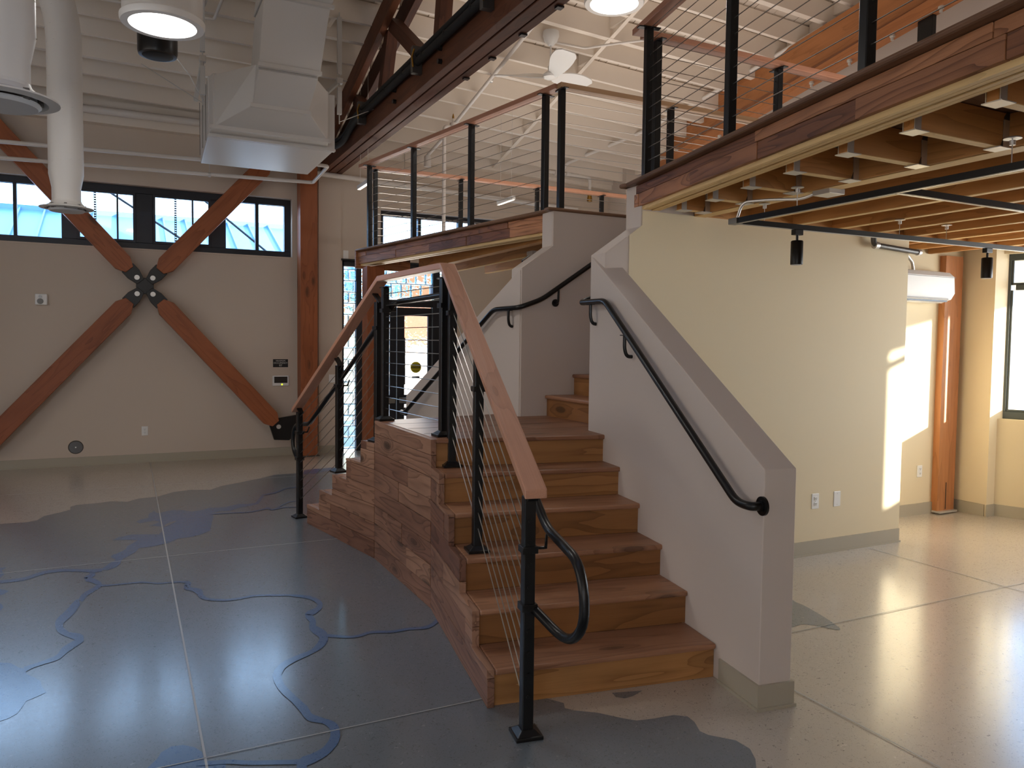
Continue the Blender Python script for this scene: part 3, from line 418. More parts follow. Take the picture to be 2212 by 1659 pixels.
for k, (x0, x1) in enumerate(((3.035, 3.565), (3.575, 4.12))):
    leaf = G(); st = .105
    mx0, mx1 = (x0+.06, x1-.10) if k == 0 else (x0+.115, x1-.06)
    for a, b, p, q in ((x0, mx0, .02, 2.10), (mx1, x1, .02, 2.10), (mx0, mx1, 1.98, 2.10), (mx0, mx1, .66, .80), (mx0, mx1, .02, .40)): bx(a, b, YF+.07, YF+.12, p, q, leaf)
    lf = leaf.build('door_leaf', 'frame', door, bevel=.003)
    g = G(); bx(mx0, mx1, YF+.09, YF+.10, .80, 1.98, g); g.build('door_pane', 'door_glass', lf)
    g = G(); bx(mx0, mx1, YF+.09, YF+.10, .40, .66, g); g.build('door_pane', 'door_glass', lf)
    g = G(); bx(x0+.03, x1-.03, YF+.02, YF+.07, .68, .76, g); g.build('push_bar', 'grey_p', lf, bevel=.008)
    xh = mx0+.03 if k else mx1+.03
    g = G(); g.tube([(xh, YF+.155, .95), (xh, YF+.16, 1.65)], .013, 8); g.build('pull_handle', 'black', lf)
    g = G(); g.cyl(((mx0+mx1)/2, YF+.088, 1.21), ((mx0+mx1)/2, YF+.084, 1.21), .085, 32); dc = g.build('round_decal', 'yellow', lf, label='round yellow caution decal')
    g = G(); bx((mx0+mx1)/2-.07, (mx0+mx1)/2+.07, YF+.080, YF+.085, 1.195, 1.225, g); g.build('decal_band', 'sign', lf)
    g = G(); bx((mx0+mx1)/2-.06, (mx0+mx1)/2+.06, YF+.084, YF+.088, 1.045, 1.075, g); g.build('small_decal', 'sign', lf)
def text(s, size, loc, rot, m, parent, name='lettering', ex=.0012, align='CENTER', label=None, top=None):
    cu = bpy.data.curves.new(name, 'FONT'); cu.body = s; cu.size = size; cu.extrude = ex; cu.align_x = align; cu.align_y = 'CENTER'
    tmp = bpy.data.objects.new('tmp', cu); COL.objects.link(tmp); dg = bpy.context.evaluated_depsgraph_get(); me = bpy.data.meshes.new_from_object(tmp.evaluated_get(dg)); bpy.data.objects.remove(tmp)
    me.materials.clear(); me.materials.append(M_[m]); o = bpy.data.objects.new(name, me); COL.objects.link(o); o.parent = parent; o.location = V3(loc)-WL[parent.name]; o.rotation_euler = rot; WL[o.name] = V3(loc); return o
FY = (math.pi/2, 0, 0)
text('CAUTION', .032, (3.875, YF+.0825, 1.25), FY, 'sign', dc, ex=.001); text('DOOR', .034, (3.875, YF+.0825, 1.16), FY, 'sign', dc, ex=.001)
text('AUTOMATIC', .022, (3.875, YF+.079, 1.21), FY, 'yellow', dc, ex=.001)

# stair enclosure walls
CH = 1.02   # landing height
ML = 2.67   # mezzanine floor
a_ = math.radians(9.5); a8 = math.radians(8.6); U8 = V3((math.sin(a8), math.cos(a8), 0)); V8 = V3((math.cos(a8), -math.sin(a8), 0)); U = V3((math.sin(a_), math.cos(a_), 0)); Vv = V3((math.cos(a_), -math.sin(a_), 0)); TH = .165
HW = V3((2.455, 2.503, 0))
def mir(v): return V3((v.x, -v.y, v.z))
def half_wall(mirror):
    ln = (4.41-HW.y)/U8.y   # to the enclosure corner
    poly = [(0, 0), (ln, 0), (ln, 2.165), (0.03+ln-.05, 2.165), (0, 1.062)]
    o, u, v = HW, U8, V8
    if mirror: o = V3(my(HW)); u = mir(u); v = mir(v)
    g = G(); g.prism(poly, o, u, Z, v, TH); return g, o, u, v, ln
for mr, nm in ((False, 'wall_stair_front'), (True, 'wall_stair_back')):
    g, o, u, v, ln = half_wall(mr); wst = struct(nm, g, 'wallw', bevel=.004)
    # rubber base round the free end
    g = G()
    for q in ((-.012, .30, -.012, 0, ), (-.012, 0, 0, TH), (-.012, ln-.17, TH, TH+.012)):
        for z1, e in ((.112, 0), (.014, .008)):
            p = [(q[0]-e, q[2]-(e if q[2] < 0 else 0)), (q[1], q[2]-(e if q[2] < 0 else 0)), (q[1], q[3]+(e if q[3] > TH else 0)), (q[0]-e, q[3]+(e if q[3] > TH else 0))]
            g.prism(p, o, u, v, Z, z1)
    struct('baseboard_stair_'+('back' if mr else 'front'), g, 'base')
def flight_wall(mirror):
    # along +x; near face y=4.247 .. inner face 4.41
    poly = [(2.748, 0), (5.65, 0), (5.65, 2.476 if not mirror else 2.476), (3.46, 2.476), (3.46, 2.66), (3.02, 2.66), (3.02, 2.372), (2.748, 2.183)]
    g = G()
    if not mirror: g.prism(poly, (0, 4.247, 0), X, Z, Y, .163)
    else: g.prism(poly, (0, 2*YM-4.247, 0), X, Z, -Y, .163)
    return g
# small triangle return that joins the slanted half wall to the flight wall
for mr, nm in ((False, 'wall_stair_side_front'), (True, 'wall_stair_side_back')):
    fwall = struct(nm, flight_wall(mr), 'wallw', bevel=.004)
    if not mr:
        g = G(); g.prism([(2.93, 0), (5.652, 0), (5.652, 2.476), (3.03, 2.476), (3.03, 2.38), (2.93, 2.308)], (0, 4.2465, 0), X, Z, -Y, .003); g.build('wall_lining', 'wallc', fwall)
    g = G(); sg = my if mr else (lambda p: p)
    # inner white skin of the upper flight
    y0, y1 = (4.41, 4.425) if not mr else (2*YM-4.425, 2*YM-4.41)
    g.prism([(2.752, CH-.2), (5.65, CH-.2), (5.65, 2.66), (3.025, 2.66), (3.025, 2.370), (2.752, 2.182)], (0, y0, 0), X, Z, Y, y1-y0); g.build('wall_lining', 'wallw', fwall)
g = G(); bx(2.93, 5.65, 4.235, 4.247, 0, .112, g); bx(2.93, 5.66, 4.228, 4.247, 0, .014, g); struct('baseboard_stair_side', g, 'base')
g = G(); bx(5.5, 5.65, 4.41, 5.45, 0, 2.47, g); struct('wall_stair_end', g, 'wallc')
# room right of the stairs
g = G(); bx(5.6, 7.28, 4.86, 5.0, 0, 2.66, g); struct('wall_right_recess', g, 'wallc')
g = G(); bx(5.65, 6.93, 4.848, 4.86, 0, .112, g); bx(7.15, 7.27, 4.848, 4.86, 0, .112, g); bx(7.258, 7.27, 4.55, 4.86, 0, .112, g); bx(7.258, 7.39, 4.523, 4.535, 0, .112, g); struct('baseboard_right', g, 'base')
g = G(); bx(7.27, 7.75, 4.535, 5.0, 0, 2.66, g); struct('wall_right_pier', g, 'wallc')
b_ = math.radians(20); WD = V3((math.sin(b_), -math.cos(b_), 0)); WN = V3((math.cos(b_), math.sin(b_), 0)); WO = V3((7.385, 4.535, 0))
def wq(s, n, z): return WO+WD*s+WN*n+Z*z
S1 = 4.24
g = G()
for a, b, p, q in ((0, 8.2, 0, .93), (0, 8.2, 2.49, 2.66), (S1, 8.2, .93, 2.49)):
    g.box(wq((a+b)/2, .13, (p+q)/2), (b-a, .26, q-p), (WD, WN, Z))
struct('wall_right', g, 'wallc')
g = G(); g.box(wq(4, -.006, .056), (8, .012, .112), (WD, WN, Z)); struct('baseboard_right_window', g, 'base')
w3 = thing('window_3', None, None, wq(1.8, .1, .93)); w3['kind'] = 'structure'
def wb(a, b, p, q, name='frame_bar', n=.10, t=.05, m='gframe'):
    g = G(); g.box(wq((a+b)/2, n, (p+q)/2), (b-a, t, q-p), (WD, WN, Z)); return g.build(name, m, w3, bevel=.004 if m != 'glass' else 0)
wb(-.03, S1, .93, 1.0); wb(-.03, S1, 2.43, 2.49); wb(-.03, .05, 1.0, 2.43); wb(S1-.07, S1, 1.0, 2.43); wb(.09, S1-.07, 2.15, 2.20)
for x in (.52, 1.4, 2.3, 3.2): wb(x-.02, x+.02, 1.0, 2.43, 'mullion')
for a, b in ((.05, .50), (.54, 1.38), (1.42, 2.28), (2.32, 3.18), (3.22, S1-.07)):
    wb(a, b, 1.0, 2.15, 'pane', .11, .006, 'glass'); wb(a, b, 2.20, 2.43, 'pane', .11, .006, 'glass')
    for p, q in ((1.0, 2.15), (2.20, 2.43)):
        wb(a, a+.02, p, q, 'sash_bar', .10, .03); wb(b-.02, b, p, q, 'sash_bar', .10, .03); wb(a, b, p, p+.02, 'sash_bar', .10, .03)
g = G(); bx(7.0, 7.25, 5.0, 11.07, 0, 2.66, g); struct('wall_right_entry', g, 'wallc')
# outside tree dappling the sun
# other room walls (behind and beside the camera), with window openings
g = G(); wall_holes(-5.2, 10.6, 0, 7.2, [(-4.4, -2.2, 1.2, 2.6)], lambda a, b, p, q: bx(a, b, -3.2, -2.95, p, q, g)); struct('wall_behind', g, 'wall')
w4 = thing('window_4', None, None, (-2.8, -3.1, .9)); w4['kind'] = 'structure'; window_frame(w4, -4.4, -2.2, 1.2, 2.6, -3.12, [(-3.3, .08)])
g = G(); wall_holes(-3.2, 11.35, 0, 7.2, [], lambda a, b, p, q: bx(-5.2, -4.95, a, b, p, q, g)); struct('wall_left', g, 'wall')
g = G(); wall_holes(-3.2, 11.35, 2.66, 7.2, [], lambda a, b, p, q: bx(7.60, 7.85, a, b, p, q, g)); struct('wall_upper_right', g, 'wallw')
g = G(); bx(7.2, 7.6, 10.55, 11.07, 2.7, 4.6, g); struct('wall_upper_corner', g, 'wallw')

# ceiling: pitched deck on joists
RS = .27; RZ = 4.33; YR = 2.4
def rz(y, x=2.5): return (RZ+RS*(YF-y) if y >= YR else RZ+RS*(YF-YR)-RS*(YR-y))-(.044*(x-2.56) if x > 2.56 else .016*(x-2.56))
JD = .235
ce = math.atan(RS); RU = V3((0, -math.cos(ce), math.sin(ce))); RN = V3((0, math.sin(ce), math.cos(ce)))
g = G(); LR = (YF+.3-YR)/math.cos(ce)
o = V3((0, YF+.3, rz(YF)-RS*.3))
g.box(o+RU*LR/2+RN*(JD+.22)+X*1.3, (13.2, LR, .04), (X, -RU, RN)); 
RU2 = V3((0, -math.cos(ce), -math.sin(ce))); RN2 = V3((0, -math.sin(ce), math.cos(ce))); o2 = V3((0, YR, rz(YR))); LR2 = (YR+3.3)/math.cos(ce)
g.box(o2+RU2*LR2/2+RN2*(JD+.22)+X*1.3, (13.2, LR2, .04), (X, -RU2, RN2)); ceiling = struct('ceiling', g, 'gap')
bwid = .172; k = 0; x = -5.1
xs_ = 0
while x < 7.7:       # deck boards running up the slope
    wdt = bwid if k % 3 else .11
    g = G(); g.box(o+RU*LR/2+RN*(JD+.02+.004*(k % 2))+X*(x+wdt/2)+Z*(rz(5, x)-rz(5)), (wdt-(.012 if k % 4 == 0 else .005), LR, .035), (X, -RU, RN), grain=1); g.build('deck_board', 'ceil', ceiling)
    x += wdt; k += 1
g = G(); g.box(o2+RU2*LR2/2+RN2*(JD+.03)+X*1.3, (13.0, LR2, .03), (X, -RU2, RN2)); g.build('deck_panel', 'ceil', ceiling)
y = YF-.06; k = 0; JY = []
while y > 2.6:
    JY.append(y); c = V3((1.3, y, rz(y)+JD/2+.005))
    for xa, xb in ((-5.0, 2.50), (2.62, 7.62)):
        g = G(); g.beam((xa, y, rz(y, xa)+JD/2), (xb, y, rz(y, xb)+JD/2), .05 if k % 3 else .08, JD); g.build('joist', 'ceil', ceiling)
    y -= (.40 if k % 2 else .33); k += 1
for k in range(7):
    y = YR-.5-k*.75; g = G(); g.box((1.3, y, rz(y)+JD/2), (12.7, .06, JD)); g.build('joist', 'ceil', ceiling)
for j, (ya, yb) in enumerate(zip(JY, JY[1:])):      # blocking between joists, in rows
    for xr in (2.02, 5.02, 7.35):
        if (j+int(xr)) % 2 == 0 or xr > 7:
            g = G(); yy = (ya+yb)/2; g.box((xr+.03*(j % 3), yy, rz(yy, xr)+JD/2+.03), (.045, ya-yb-.06, JD-.05)); g.build('blocking', 'ceil', ceiling)
g = G(); g.beam((5.03, YF, rz(YF, 5.03)), (5.03, YR+2.2, rz(YR+2.2, 5.03)), .05, .012); g.build('bridging_strip', 'ceil', ceiling)
g = G(); bx(-5, 7.6, YF-.135, YF, 4.22, 4.50, g); g.build('wall_plate', 'ceil', ceiling)
# ================================================================ MEZZANINE
mz = thing('mezzanine', 'timber mezzanine above the stairs, with a reclaimed board fascia and open joists below', 'mezzanine', (3.0, 4.93, 2.44))
EA = V3((3.065, 4.38, 0)); ED = V3((-.561, -2.838, 0)).normalized()        # near edge runs towards the camera
EN = V3((-ED.y, ED.x, 0)); EN = EN if EN.x < 0 else -EN                         # outward (left)
LN = 7.0; LF = 3.70
def edge(mr):
    o, d, n = EA.copy(), ED.copy(), EN.copy()
    if mr:
        o = V3((3.10, 5.48, 0)); d = V3((-.62, 3.636, 0)).normalized(); n = V3((-d.y, d.x, 0)); n = n if n.x < 0 else -n
    return o, d, n, (LF if mr else LN)
# decks
nearend = EA+ED*LN
g = G(); g.prism([(EA.x, EA.y), (nearend.x, nearend.y), (10.4, nearend.y), (10.4, 4.41)], (0, 0, ML-.045), X, Y, Z, .045); g.build('floor_deck', 'nose', mz)
o_, d_, n_, l_ = edge(True); fe = o_+d_*LF
g = G(); g.prism([(o_.x, o_.y), (10.4, o_.y), (10.4, fe.y), (fe.x, fe.y)], (0, 0, ML-.045), X, Y, Z, .045); g.build('floor_deck', 'nose', mz)
g = G(); bx(5.3, 7.6, 4.41, 5.45, ML-.045, ML, g); g.build('floor_deck', 'nose', mz)
# nosings
for mr in (False, True):
    o, d, n, L = edge(mr)
    g = G(); s0 = -.02
    g.box(o+d*(L/2+s0)+n*.035+Z*(ML-.012), (L, .10, .028), (d, n, Z) if d.cross(n).z > 0 else (d, n, -Z), grain=0); g.build('nosing', 'nose', mz, bevel=.012)
g = G(); bx(2.97, 5.3, 4.36, 4.44, ML-.026, ML+.002, g); g.build('nosing', 'nose', mz, bevel=.01)
g = G(); bx(2.97, 5.3, 2*YM-4.44, 2*YM-4.36, ML-.026, ML+.002, g); g.build('nosing', 'nose', mz, bevel=.01)
# fascia boards, two rows
def fascia(mr, joints_top, joints_low, tones_t, tones_l):
    o, d, n, L = edge(mr)
    for row, (js, ts) in enumerate(((joints_top, tones_t), (joints_low, tones_l))):
        z1 = ML-.028 if row == 0 else 2.587; z0 = 2.589 if row == 0 else 2.505
        for i, (a, b) in enumerate(zip(js, js[1:])):
            g = G(); out = .030+(.004 if (i+row) % 2 else 0)
            g.box(o+d*((a+b)/2)+n*(out/2)+Z*((z0+z1)/2), (b-a-.003, out, z1-z0), (d, n, Z) if d.cross(n).z > 0 else (d, n, -Z), tone=ts[i % len(ts)], grain=0)
            g.build('fascia_board', 'fascia', mz, bevel=.002)
def on_edge(px_y): pass
fascia(False, [0, 1.49, 2.85, 4.6, 7.0], [0, .12, .83, 1.51, 2.21, 2.9, 4.4, 7.0], [.9, .3, .5, .6], [.1, .35, .65, 1.0, .7, .95, .5])
fascia(True, [0, .66, 2.1, 3.49, 3.70], [0, .63, 1.33, 2.03, 2.75, 3.47, 3.70], [.05, .75, .55, .4], [.0, .95, .95, .4, .35, .3])
for mr in (False, True):     # end cap of the fascia at the stairwell
    if mr:
        o, d, n, L = edge(mr); g = G(); g.box(o-d*.012+n*.02+Z*2.555, (.022, .05, .20), (d, n, -Z)); g.build('fascia_end', 'fascia', mz)
g = G(); o, d, n, L = edge(True); g.box(o+d*(L+.015)-n*.3+Z*2.56, (.03, .72, .215), (d, n, -Z), grain=1); g.build('fascia_board', 'fascia', mz)
# laminated edge beams: four plies
for mr in (False, True):
    o, d, n, L = edge(mr)
    for p in range(4):
        g = G(); g.box(o+d*(L/2+(.10 if not mr else -.02))-n*(.004+.036*p)+Z*((2.482+ML-.05)/2+.003*(p % 2)), (L, .026, ML-.05-2.482), (d, n, Z) if d.cross(n).z > 0 else (d, n, -Z), grain=0, tone=.2+.2*p); g.build('beam_ply', 'edge', mz)
# inner beam, short joists with hangers, long joists
def side(mr):
    sg = (lambda p: V3(my(p))) if mr else V3
    o, d, n, L = edge(mr); yend = 9.15 if mr else -2.6
    def bb(x0, x1, y0, y1, z0, z1, name, m, kind=None):
        g = G(); p = sg((x0, y0, z0)); q = sg((x1, y1, z1)); g.box((p+q)/2, (abs(q.x-p.x), abs(q.y-p.y), abs(q.z-p.z))); return g.build(name, m, mz)
    far_y = 2*YM-9.12 if mr else -2.6
    XI = 3.44 if not mr else 3.20
    bb(XI, XI+.09, 4.22, far_y, 2.476, ML-.05, 'inner_beam', 'ply')
    k = 0; y = 4.09
    while y > (far_y+.2) and not mr:
        ex = o.x+((sg((0, y, 0)).y-o.y)/d.y)*d.x+.20
        if XI-ex > .06:
            g = G(); yy = sg((0, y, 0)).y; g.box(((ex+XI)/2, yy, (2.476+ML-.05)/2), (XI-ex, .045, ML-.05-2.476)); g.build('joist', 'ply', mz)
            g = G(); g.box(((ex+XI)/2, yy, 2.4745), (XI-ex, .046, .003)); g.build('joist_edge', 'edge', mz)
            for e, sgn in ((ex, 1), (XI, -1)):
                g = G(); g.box((e+sgn*.035, yy, 2.470), (.085, .075, .004)); g.box((e+sgn*.02, yy-.026, 2.53), (.04, .003, .12)); g.box((e+sgn*.02, yy+.026, 2.53), (.04, .003, .12))
                g.build('joist_hanger', 'galv', mz)
                if sgn < 0:
                    g = G()
                    for s2 in (-1, 1):
                        yy2 = yy+s2*.024
                        g.prism([(0, 0), (-.055, 0), (-.035, .05), (-.035, .13), (-.005, .165), (0, .165)], (XI, yy2, 2.472), X, Z, Y*s2, .003)
                    g.build('hanger_strap', 'darkgalv', mz)
        y -= .39; k += 1
    x = 3.93 if not mr else 3.64
    while x < 7.3:
        if True:
            bb(x, x+.045, 4.22, far_y, 2.479, ML-.05, 'joist', 'ply'); bb(x-.001, x+.046, 4.22, far_y, 2.4745, 2.479, 'joist_edge', 'edge')
        x += .40 if not mr else .44
    bb(3.46, 7.2, 4.245, 4.205, 2.476, ML-.05, 'rim_board', 'ply')
side(False); side(True)
g = G(); g.box((3.505, .95, 2.473), (.005+.09, 6.6, .003)); g.build('beam_edge', 'edge', mz)
for k, x in enumerate([5.93, 6.33, 6.73]):
    g = G(); bx(x, x+.045, 4.26, 4.85, 2.479, ML-.05, g); g.build('joist', 'ply', mz)
# support post of the far corner
cp = thing('timber_post', 'orange stained timber post carrying the far corner of the mezzanine beside the glass block', 'post', (2.57, 8.95, 0))
g = G(); bx(2.475, 2.685, 8.84, 9.05, 0, 2.46, g); g.build('shaft', 'fir', cp, bevel=.006)
g = G(); bx(2.465, 2.695, 8.83, 9.06, 0, .012, g); g.build('base_plate', 'darkgalv', cp)
# right column
rp = thing('timber_post', 'glued laminated post standing beside the sunlit wall on the right', 'post', (7.04, 4.76, 0))
for k in range(5):
    g = G(); w0 = .25/5; g.box((6.925+w0*(k+.5), 4.828, 1.25), (w0-.0006, .064, 2.44), tone=.2*k); g.build('lamination', 'gl', rp)
g = G(); bx(6.92, 7.18, 4.76, 4.85, .012, .03, g); g.build('base_plate', 'galv', rp)
g = G(); bx(7.043, 7.053, 4.7945, 4.7965, .04, .30, g); g.build('knife_slot', 'drop', rp)

# ================================================================ STAIRCASE
st = thing('staircase', 'reclaimed wood staircase with two facing flights rising to a shared landing', 'staircase', (2.1, 4.93, 0))
R_ = .17
us = [0, .276, .552, .828, 1.098, 1.332]
P0 = V3((1.385, 3.022, 0)); SK = .032; WID = 1.135
def fl_frame(mr):
    o, u, v = P0.copy(), U.copy(), Vv.copy()
    if mr: o = V3(my(P0)); u = mir(u); v = mir(v)
    return o, u, v
for mr in (False, True):
    o, u, v = fl_frame(mr)
    for k in range(6):
        z1 = (k+1)*R_; ux = us[k]; un = us[k+1]+.03 if k < 5 else ux+.2
        # riser
        g = G(); g.box(o+u*(ux+.022+.011)+v*(SK+(WID-SK)/2)+Z*(k*R_+(R_-.028)/2), (WID-SK-.004, .022, R_-.030), (v, u, Z) if v.cross(u).z > 0 else (v, u, -Z), grain=0); g.build('riser', 'riser', st)
        # tread
        if k < 5:
            g = G(); g.box(o+u*((ux+un)/2)+v*(SK+(WID-SK)/2)+Z*(z1-.014), (WID-SK-.004, un-ux, .028), (v, u, Z) if v.cross(u).z > 0 else (v, u, -Z), grain=0); g.build('tread', 'tread', st, bevel=.009)
# landing
A6 = P0+U*us[5]; B6 = V3(my(A6))
Ar = A6+Vv*WID; Br = V3(my(Ar))
g = G(); g.prism([(A6.x+SK, A6.y), (Ar.x, Ar.y), (Ar.x+.055, 4.405), (3.2, 4.42), (3.2, 5.44), (Br.x+.055, 2*YM-4.405), (Br.x, Br.y), (B6.x+SK, B6.y)], (0, 0, CH-.028), X, Y, Z, .028); g.build('landing', 'tread', st, bevel=.008)
for i, y in enumerate((4.62, 4.93, 5.24)):
    g = G(); bx(1.66, 3.0, y-.0012, y+.0012, CH-.001, CH+.0006, g); g.build('board_joint', 'drop', st)
# side boards (rows of planks with a stepped top)
def prof(u):                       # height of the stepped profile
    if u < 0: return 0
    k = sum(1 for q in us if u >= q-1e-6); return k*R_
rows = [0, .132, .264, .396, .528, .66, .792, .924, 1.02]
def plank_poly(ua, ub, za, zb):
    cuts = [ua]+[q for q in us if ua < q < ub]+[ub]; hs = [min(zb, prof((a+b)/2)) for a, b in zip(cuts, cuts[1:])]
    segs = [(a, b, h) for a, b, h in zip(cuts, cuts[1:], hs) if h > za+.004]
    if not segs: return None
    P = [(segs[0][0], za)]
    for a, b, h in segs: P += [(a, h), (b, h)]
    P.append((segs[-1][1], za)); Q = []
    for p in P:
        if not Q or (abs(p[0]-Q[-1][0])+abs(p[1]-Q[-1][1])) > 1e-5: Q.append(p)
    R = [q for i, q in enumerate(Q) if not ((abs(Q[i-1][1]-q[1]) < 1e-6 and abs(Q[(i+1) % len(Q)][1]-q[1]) < 1e-6))]
    return R
TT = [.55, .8, .35, .05, .65, .45, .9, .3]
JF = {0: [0, 1.332], 1: [0, .42, 1.332], 2: [0, .25, .95, 1.332], 3: [0, .8, 1.332], 4: [0, .95, 1.332], 5: [0, 1.15, 1.332], 6: [0, 1.332], 7: [0, 1.332]}
JB = {0: [0, .72, 1.332], 1: [0, .52, 1.332], 2: [0, .42, 1.332], 3: [0, .36, 1.332], 4: [0, .92, 1.332], 5: [0, 1.332], 6: [0, 1.20, 1.332], 7: [0, 1.332]}
for mr, J in ((False, JF), (True, JB)):
    o, u, v = fl_frame(mr)
    for r in range(8):
        for i, (a, b) in enumerate(zip(J[r], J[r][1:])):
            p = plank_poly(a+.0012, b-.0012, rows[r]+.0015, rows[r+1]-.0015 if r < 7 else rows[r+1])
            if p:
                g = G(); tk = SK+(.003 if (r+i) % 2 else 0)
                g.prism([(q[0], q[1]) for q in p], o+v*SK, u, Z, -v, tk, tone=TT[(r*3+i*5+(4 if mr else 0)) % 8]); g.build('plank', 'plank', st, bevel=.0015)
JM = [[0, 1.2], [0, .45, 1.2], [0, .55, .86, 1.2], [0, .58, 1.2], [0, .62, 1.2], [0, .42, 1.2], [0, 1.2], [0, .66, 1.2]]
TM = [[.6], [.05, .5], [.75, .6, .5], [.7, .6], [.3, .45], [.1, .7], [.35], [.35, .3]]
ML_ = (B6-A6).length; md = (B6-A6).normalized()
for r in range(8):
    js = [min(j, ML_) for j in JM[r]]; js[-1] = ML_
    for i, (a, b) in enumerate(zip(js, js[1:])):
        g = G(); tk = SK+(.003 if (r+i) % 2 else 0)
        g.box(A6+md*((a+b)/2)+X*(SK-tk/2)+Z*((rows[r]+rows[r+1])/2), (b-a-.0025, tk, rows[r+1]-rows[r]-.003), (md, X, -Z), tone=TM[r][i], grain=0); g.build('plank', 'plank', st, bevel=.0015)
# carcass behind the boards so that no gap shows light
for mr in (False, True):
    o, u, v = fl_frame(mr)
    p = [(.04, 0)]
    for k in range(5): p += [(us[k]+.045, k*R_+.0+R_-.03), ((us[k+1]+.045) if k < 5 else 1.34, (k+1)*R_-.03)]
    p += [(1.376, 4*R_+R_-.03), (1.376, 0)]; p[0] = (.045, 0)
    g = G(); g.prism(p, o+v*(SK+.001), u, Z, v, WID-SK-.01); g.build('carcass', 'drop', st)
g = G(); q6 = A6+U*.046; qr = Ar+U*.046; g.prism([(q6.x+SK+.001, q6.y), (qr.x-.06, qr.y), (2.74, 4.43), (2.74, 5.43), (qr.x-.06, 2*YM-qr.y), (q6.x+SK+.001, 2*YM-q6.y)], (0, 0, 0), X, Y, Z, CH-.03); g.build('carcass', 'drop', st)
# upper flight
for k in range(10):
    x = 2.965+.25*k; z = CH+.165*k
    g = G(); bx(x+.022, x+.044, 4.426, 5.434, z, z+.137, g, grain=1); g.build('riser', 'riser', st)
    if k < 9:
        g = G(); bx(x, x+.275, 4.426, 5.434, z+.137, z+.165, g, grain=1); g.build('tread', 'tread', st, bevel=.009)

# ================================================================ RAILINGS
def rail_box(g, pts, wd, ht, tone=.4):
    """rectangular rail along pts (horizontal width wd, vertical height ht), mitred"""
    P = [V3(p) for p in pts]; vs = []; fs = []; gr = []; L = 0; n = len(P)
    for i, p in enumerate(P):
        a = (P[i]-P[i-1]) if i else (P[1]-P[0]); b = (P[i+1]-P[i]) if i < n-1 else a
        a = V3((a.x, a.y, 0)).normalized(); b = V3((b.x, b.y, 0)).normalized(); t = (a+b).normalized(); s = V3((-t.y, t.x, 0)); k = 1/max(.4, t.dot(a))
        if i: L += (P[i]-P[i-1]).length
        for q, w_ in ((1, 1), (-1, 1), (-1, -1), (1, -1)): vs.append(p+s*q*wd/2*k+Z*w_*ht/2); gr.append((L, q*wd/2, w_*ht/2))
    for i in range(n-1):
        for j in range(4): fs.append((i*4+j, (i+1)*4+j, (i+1)*4+(j+1) % 4, i*4+(j+1) % 4))
    fs += [(0, 1, 2, 3), tuple((n-1)*4+j for j in (3, 2, 1, 0))]
    g.add(vs, fs, gr, tone)
    return g
def post(par, base, top, ax=(1, 0, 0), sz=(.048, .048), holes=None, side_=None, flange=True, foot=True):
    base = V3(base); ax = V3(ax).normalized(); ay = V3((-ax.y, ax.x, 0))
    g = G(); h = top-base.z; g.box(base+Z*(h/2), (sz[0], sz[1], h), (ax, ay, Z), grain=2); p = g.build('post', 'black', par, bevel=.004, loc=base)
    g = G(); vs = []
    if foot: g.box(base+Z*.008, (.115, .115, .016), (ax, ay, Z))
    for z_, r in ((.016, .05), (.034, .028)):
        for q, w_ in ((1, 1), (-1, 1), (-1, -1), (1, -1)): vs.append(base+ax*q*r+ay*w_*r+Z*z_)
    g.add(vs, [(0, 1, 5, 4), (1, 2, 6, 5), (2, 3, 7, 6), (3, 0, 4, 7), (4, 5, 6, 7)], vs)
    if foot: g.build('base_cover', 'black', p, bevel=.003)
    if flange:
        g = G(); g.box(base+Z*(h+.004), (.15, .045, .008), (ay, ax, -Z) if True else None); g.build('rail_plate', 'black', p, bevel=.003)
    if holes:
        hd = V3(side_ or -ay); g = G()
        for z_ in holes: g.cyl(base+Z*z_+hd*(sz[1]/2-.001), base+Z*z_+hd*(sz[1]/2+.005), .0095, 10)
        g.build('cable_fitting', 'steel' if side_ else 'black', p, kind='stuff')
    return p
def cables(par, posts, n, z0=.09, z1=None, r=.0028):
    """posts: list of (base, clear height) - one cable object per level"""
    for i in range(n):
        t = i/(n-1); pts = [V3(b)+Z*(z0+(h-.07-z0)*t) for b, h in posts]
        g = G(); g.tube(pts, r, 5, caps=False); g.build('cable', 'steel', par)
# ---- stair railing
sr = thing('stair_railing', 'black cable railing with a pale fir top rail around the outer edge of the stairs', 'railing', (1.434, 2.748, 0))
PF = [V3((1.434, 2.748, 0)), V3((1.618, 3.68, 3*R_)), V3((1.735, 4.34, 5*R_))]
PL = [V3((1.727, 4.46, 6*R_)), V3((1.676, 5.505, 6*R_))]
PB = [V3((1.660, 5.63, 5*R_)), V3((1.553, 6.385, 3*R_)), V3((1.372, 7.10, 0))]
def rz_f(y): return 1.005+(y-2.748)*(2.00-1.005)/(4.40-2.748)
PT = [.985, rz_f(3.68)-.04, rz_f(4.34)-.045]
bt = lambda y: .965+(7.10-y)*(1.985-.965)/(7.10-5.55)
PTB = [bt(5.63)-.045, bt(6.385)-.04, .955]
fu = (U.x, U.y, 0); fb_ = (U.x, -U.y, 0)
for p, t in zip(PF, PT): post(sr, p, t, Vv, holes=[.17+.09*i for i in range(9)] if p is PF[0] else None, flange=False)
for p in PL: post(sr, p, 1.985, X, flange=True)
for p, t in zip(PB, PTB): post(sr, p, t, mir(Vv), flange=False)
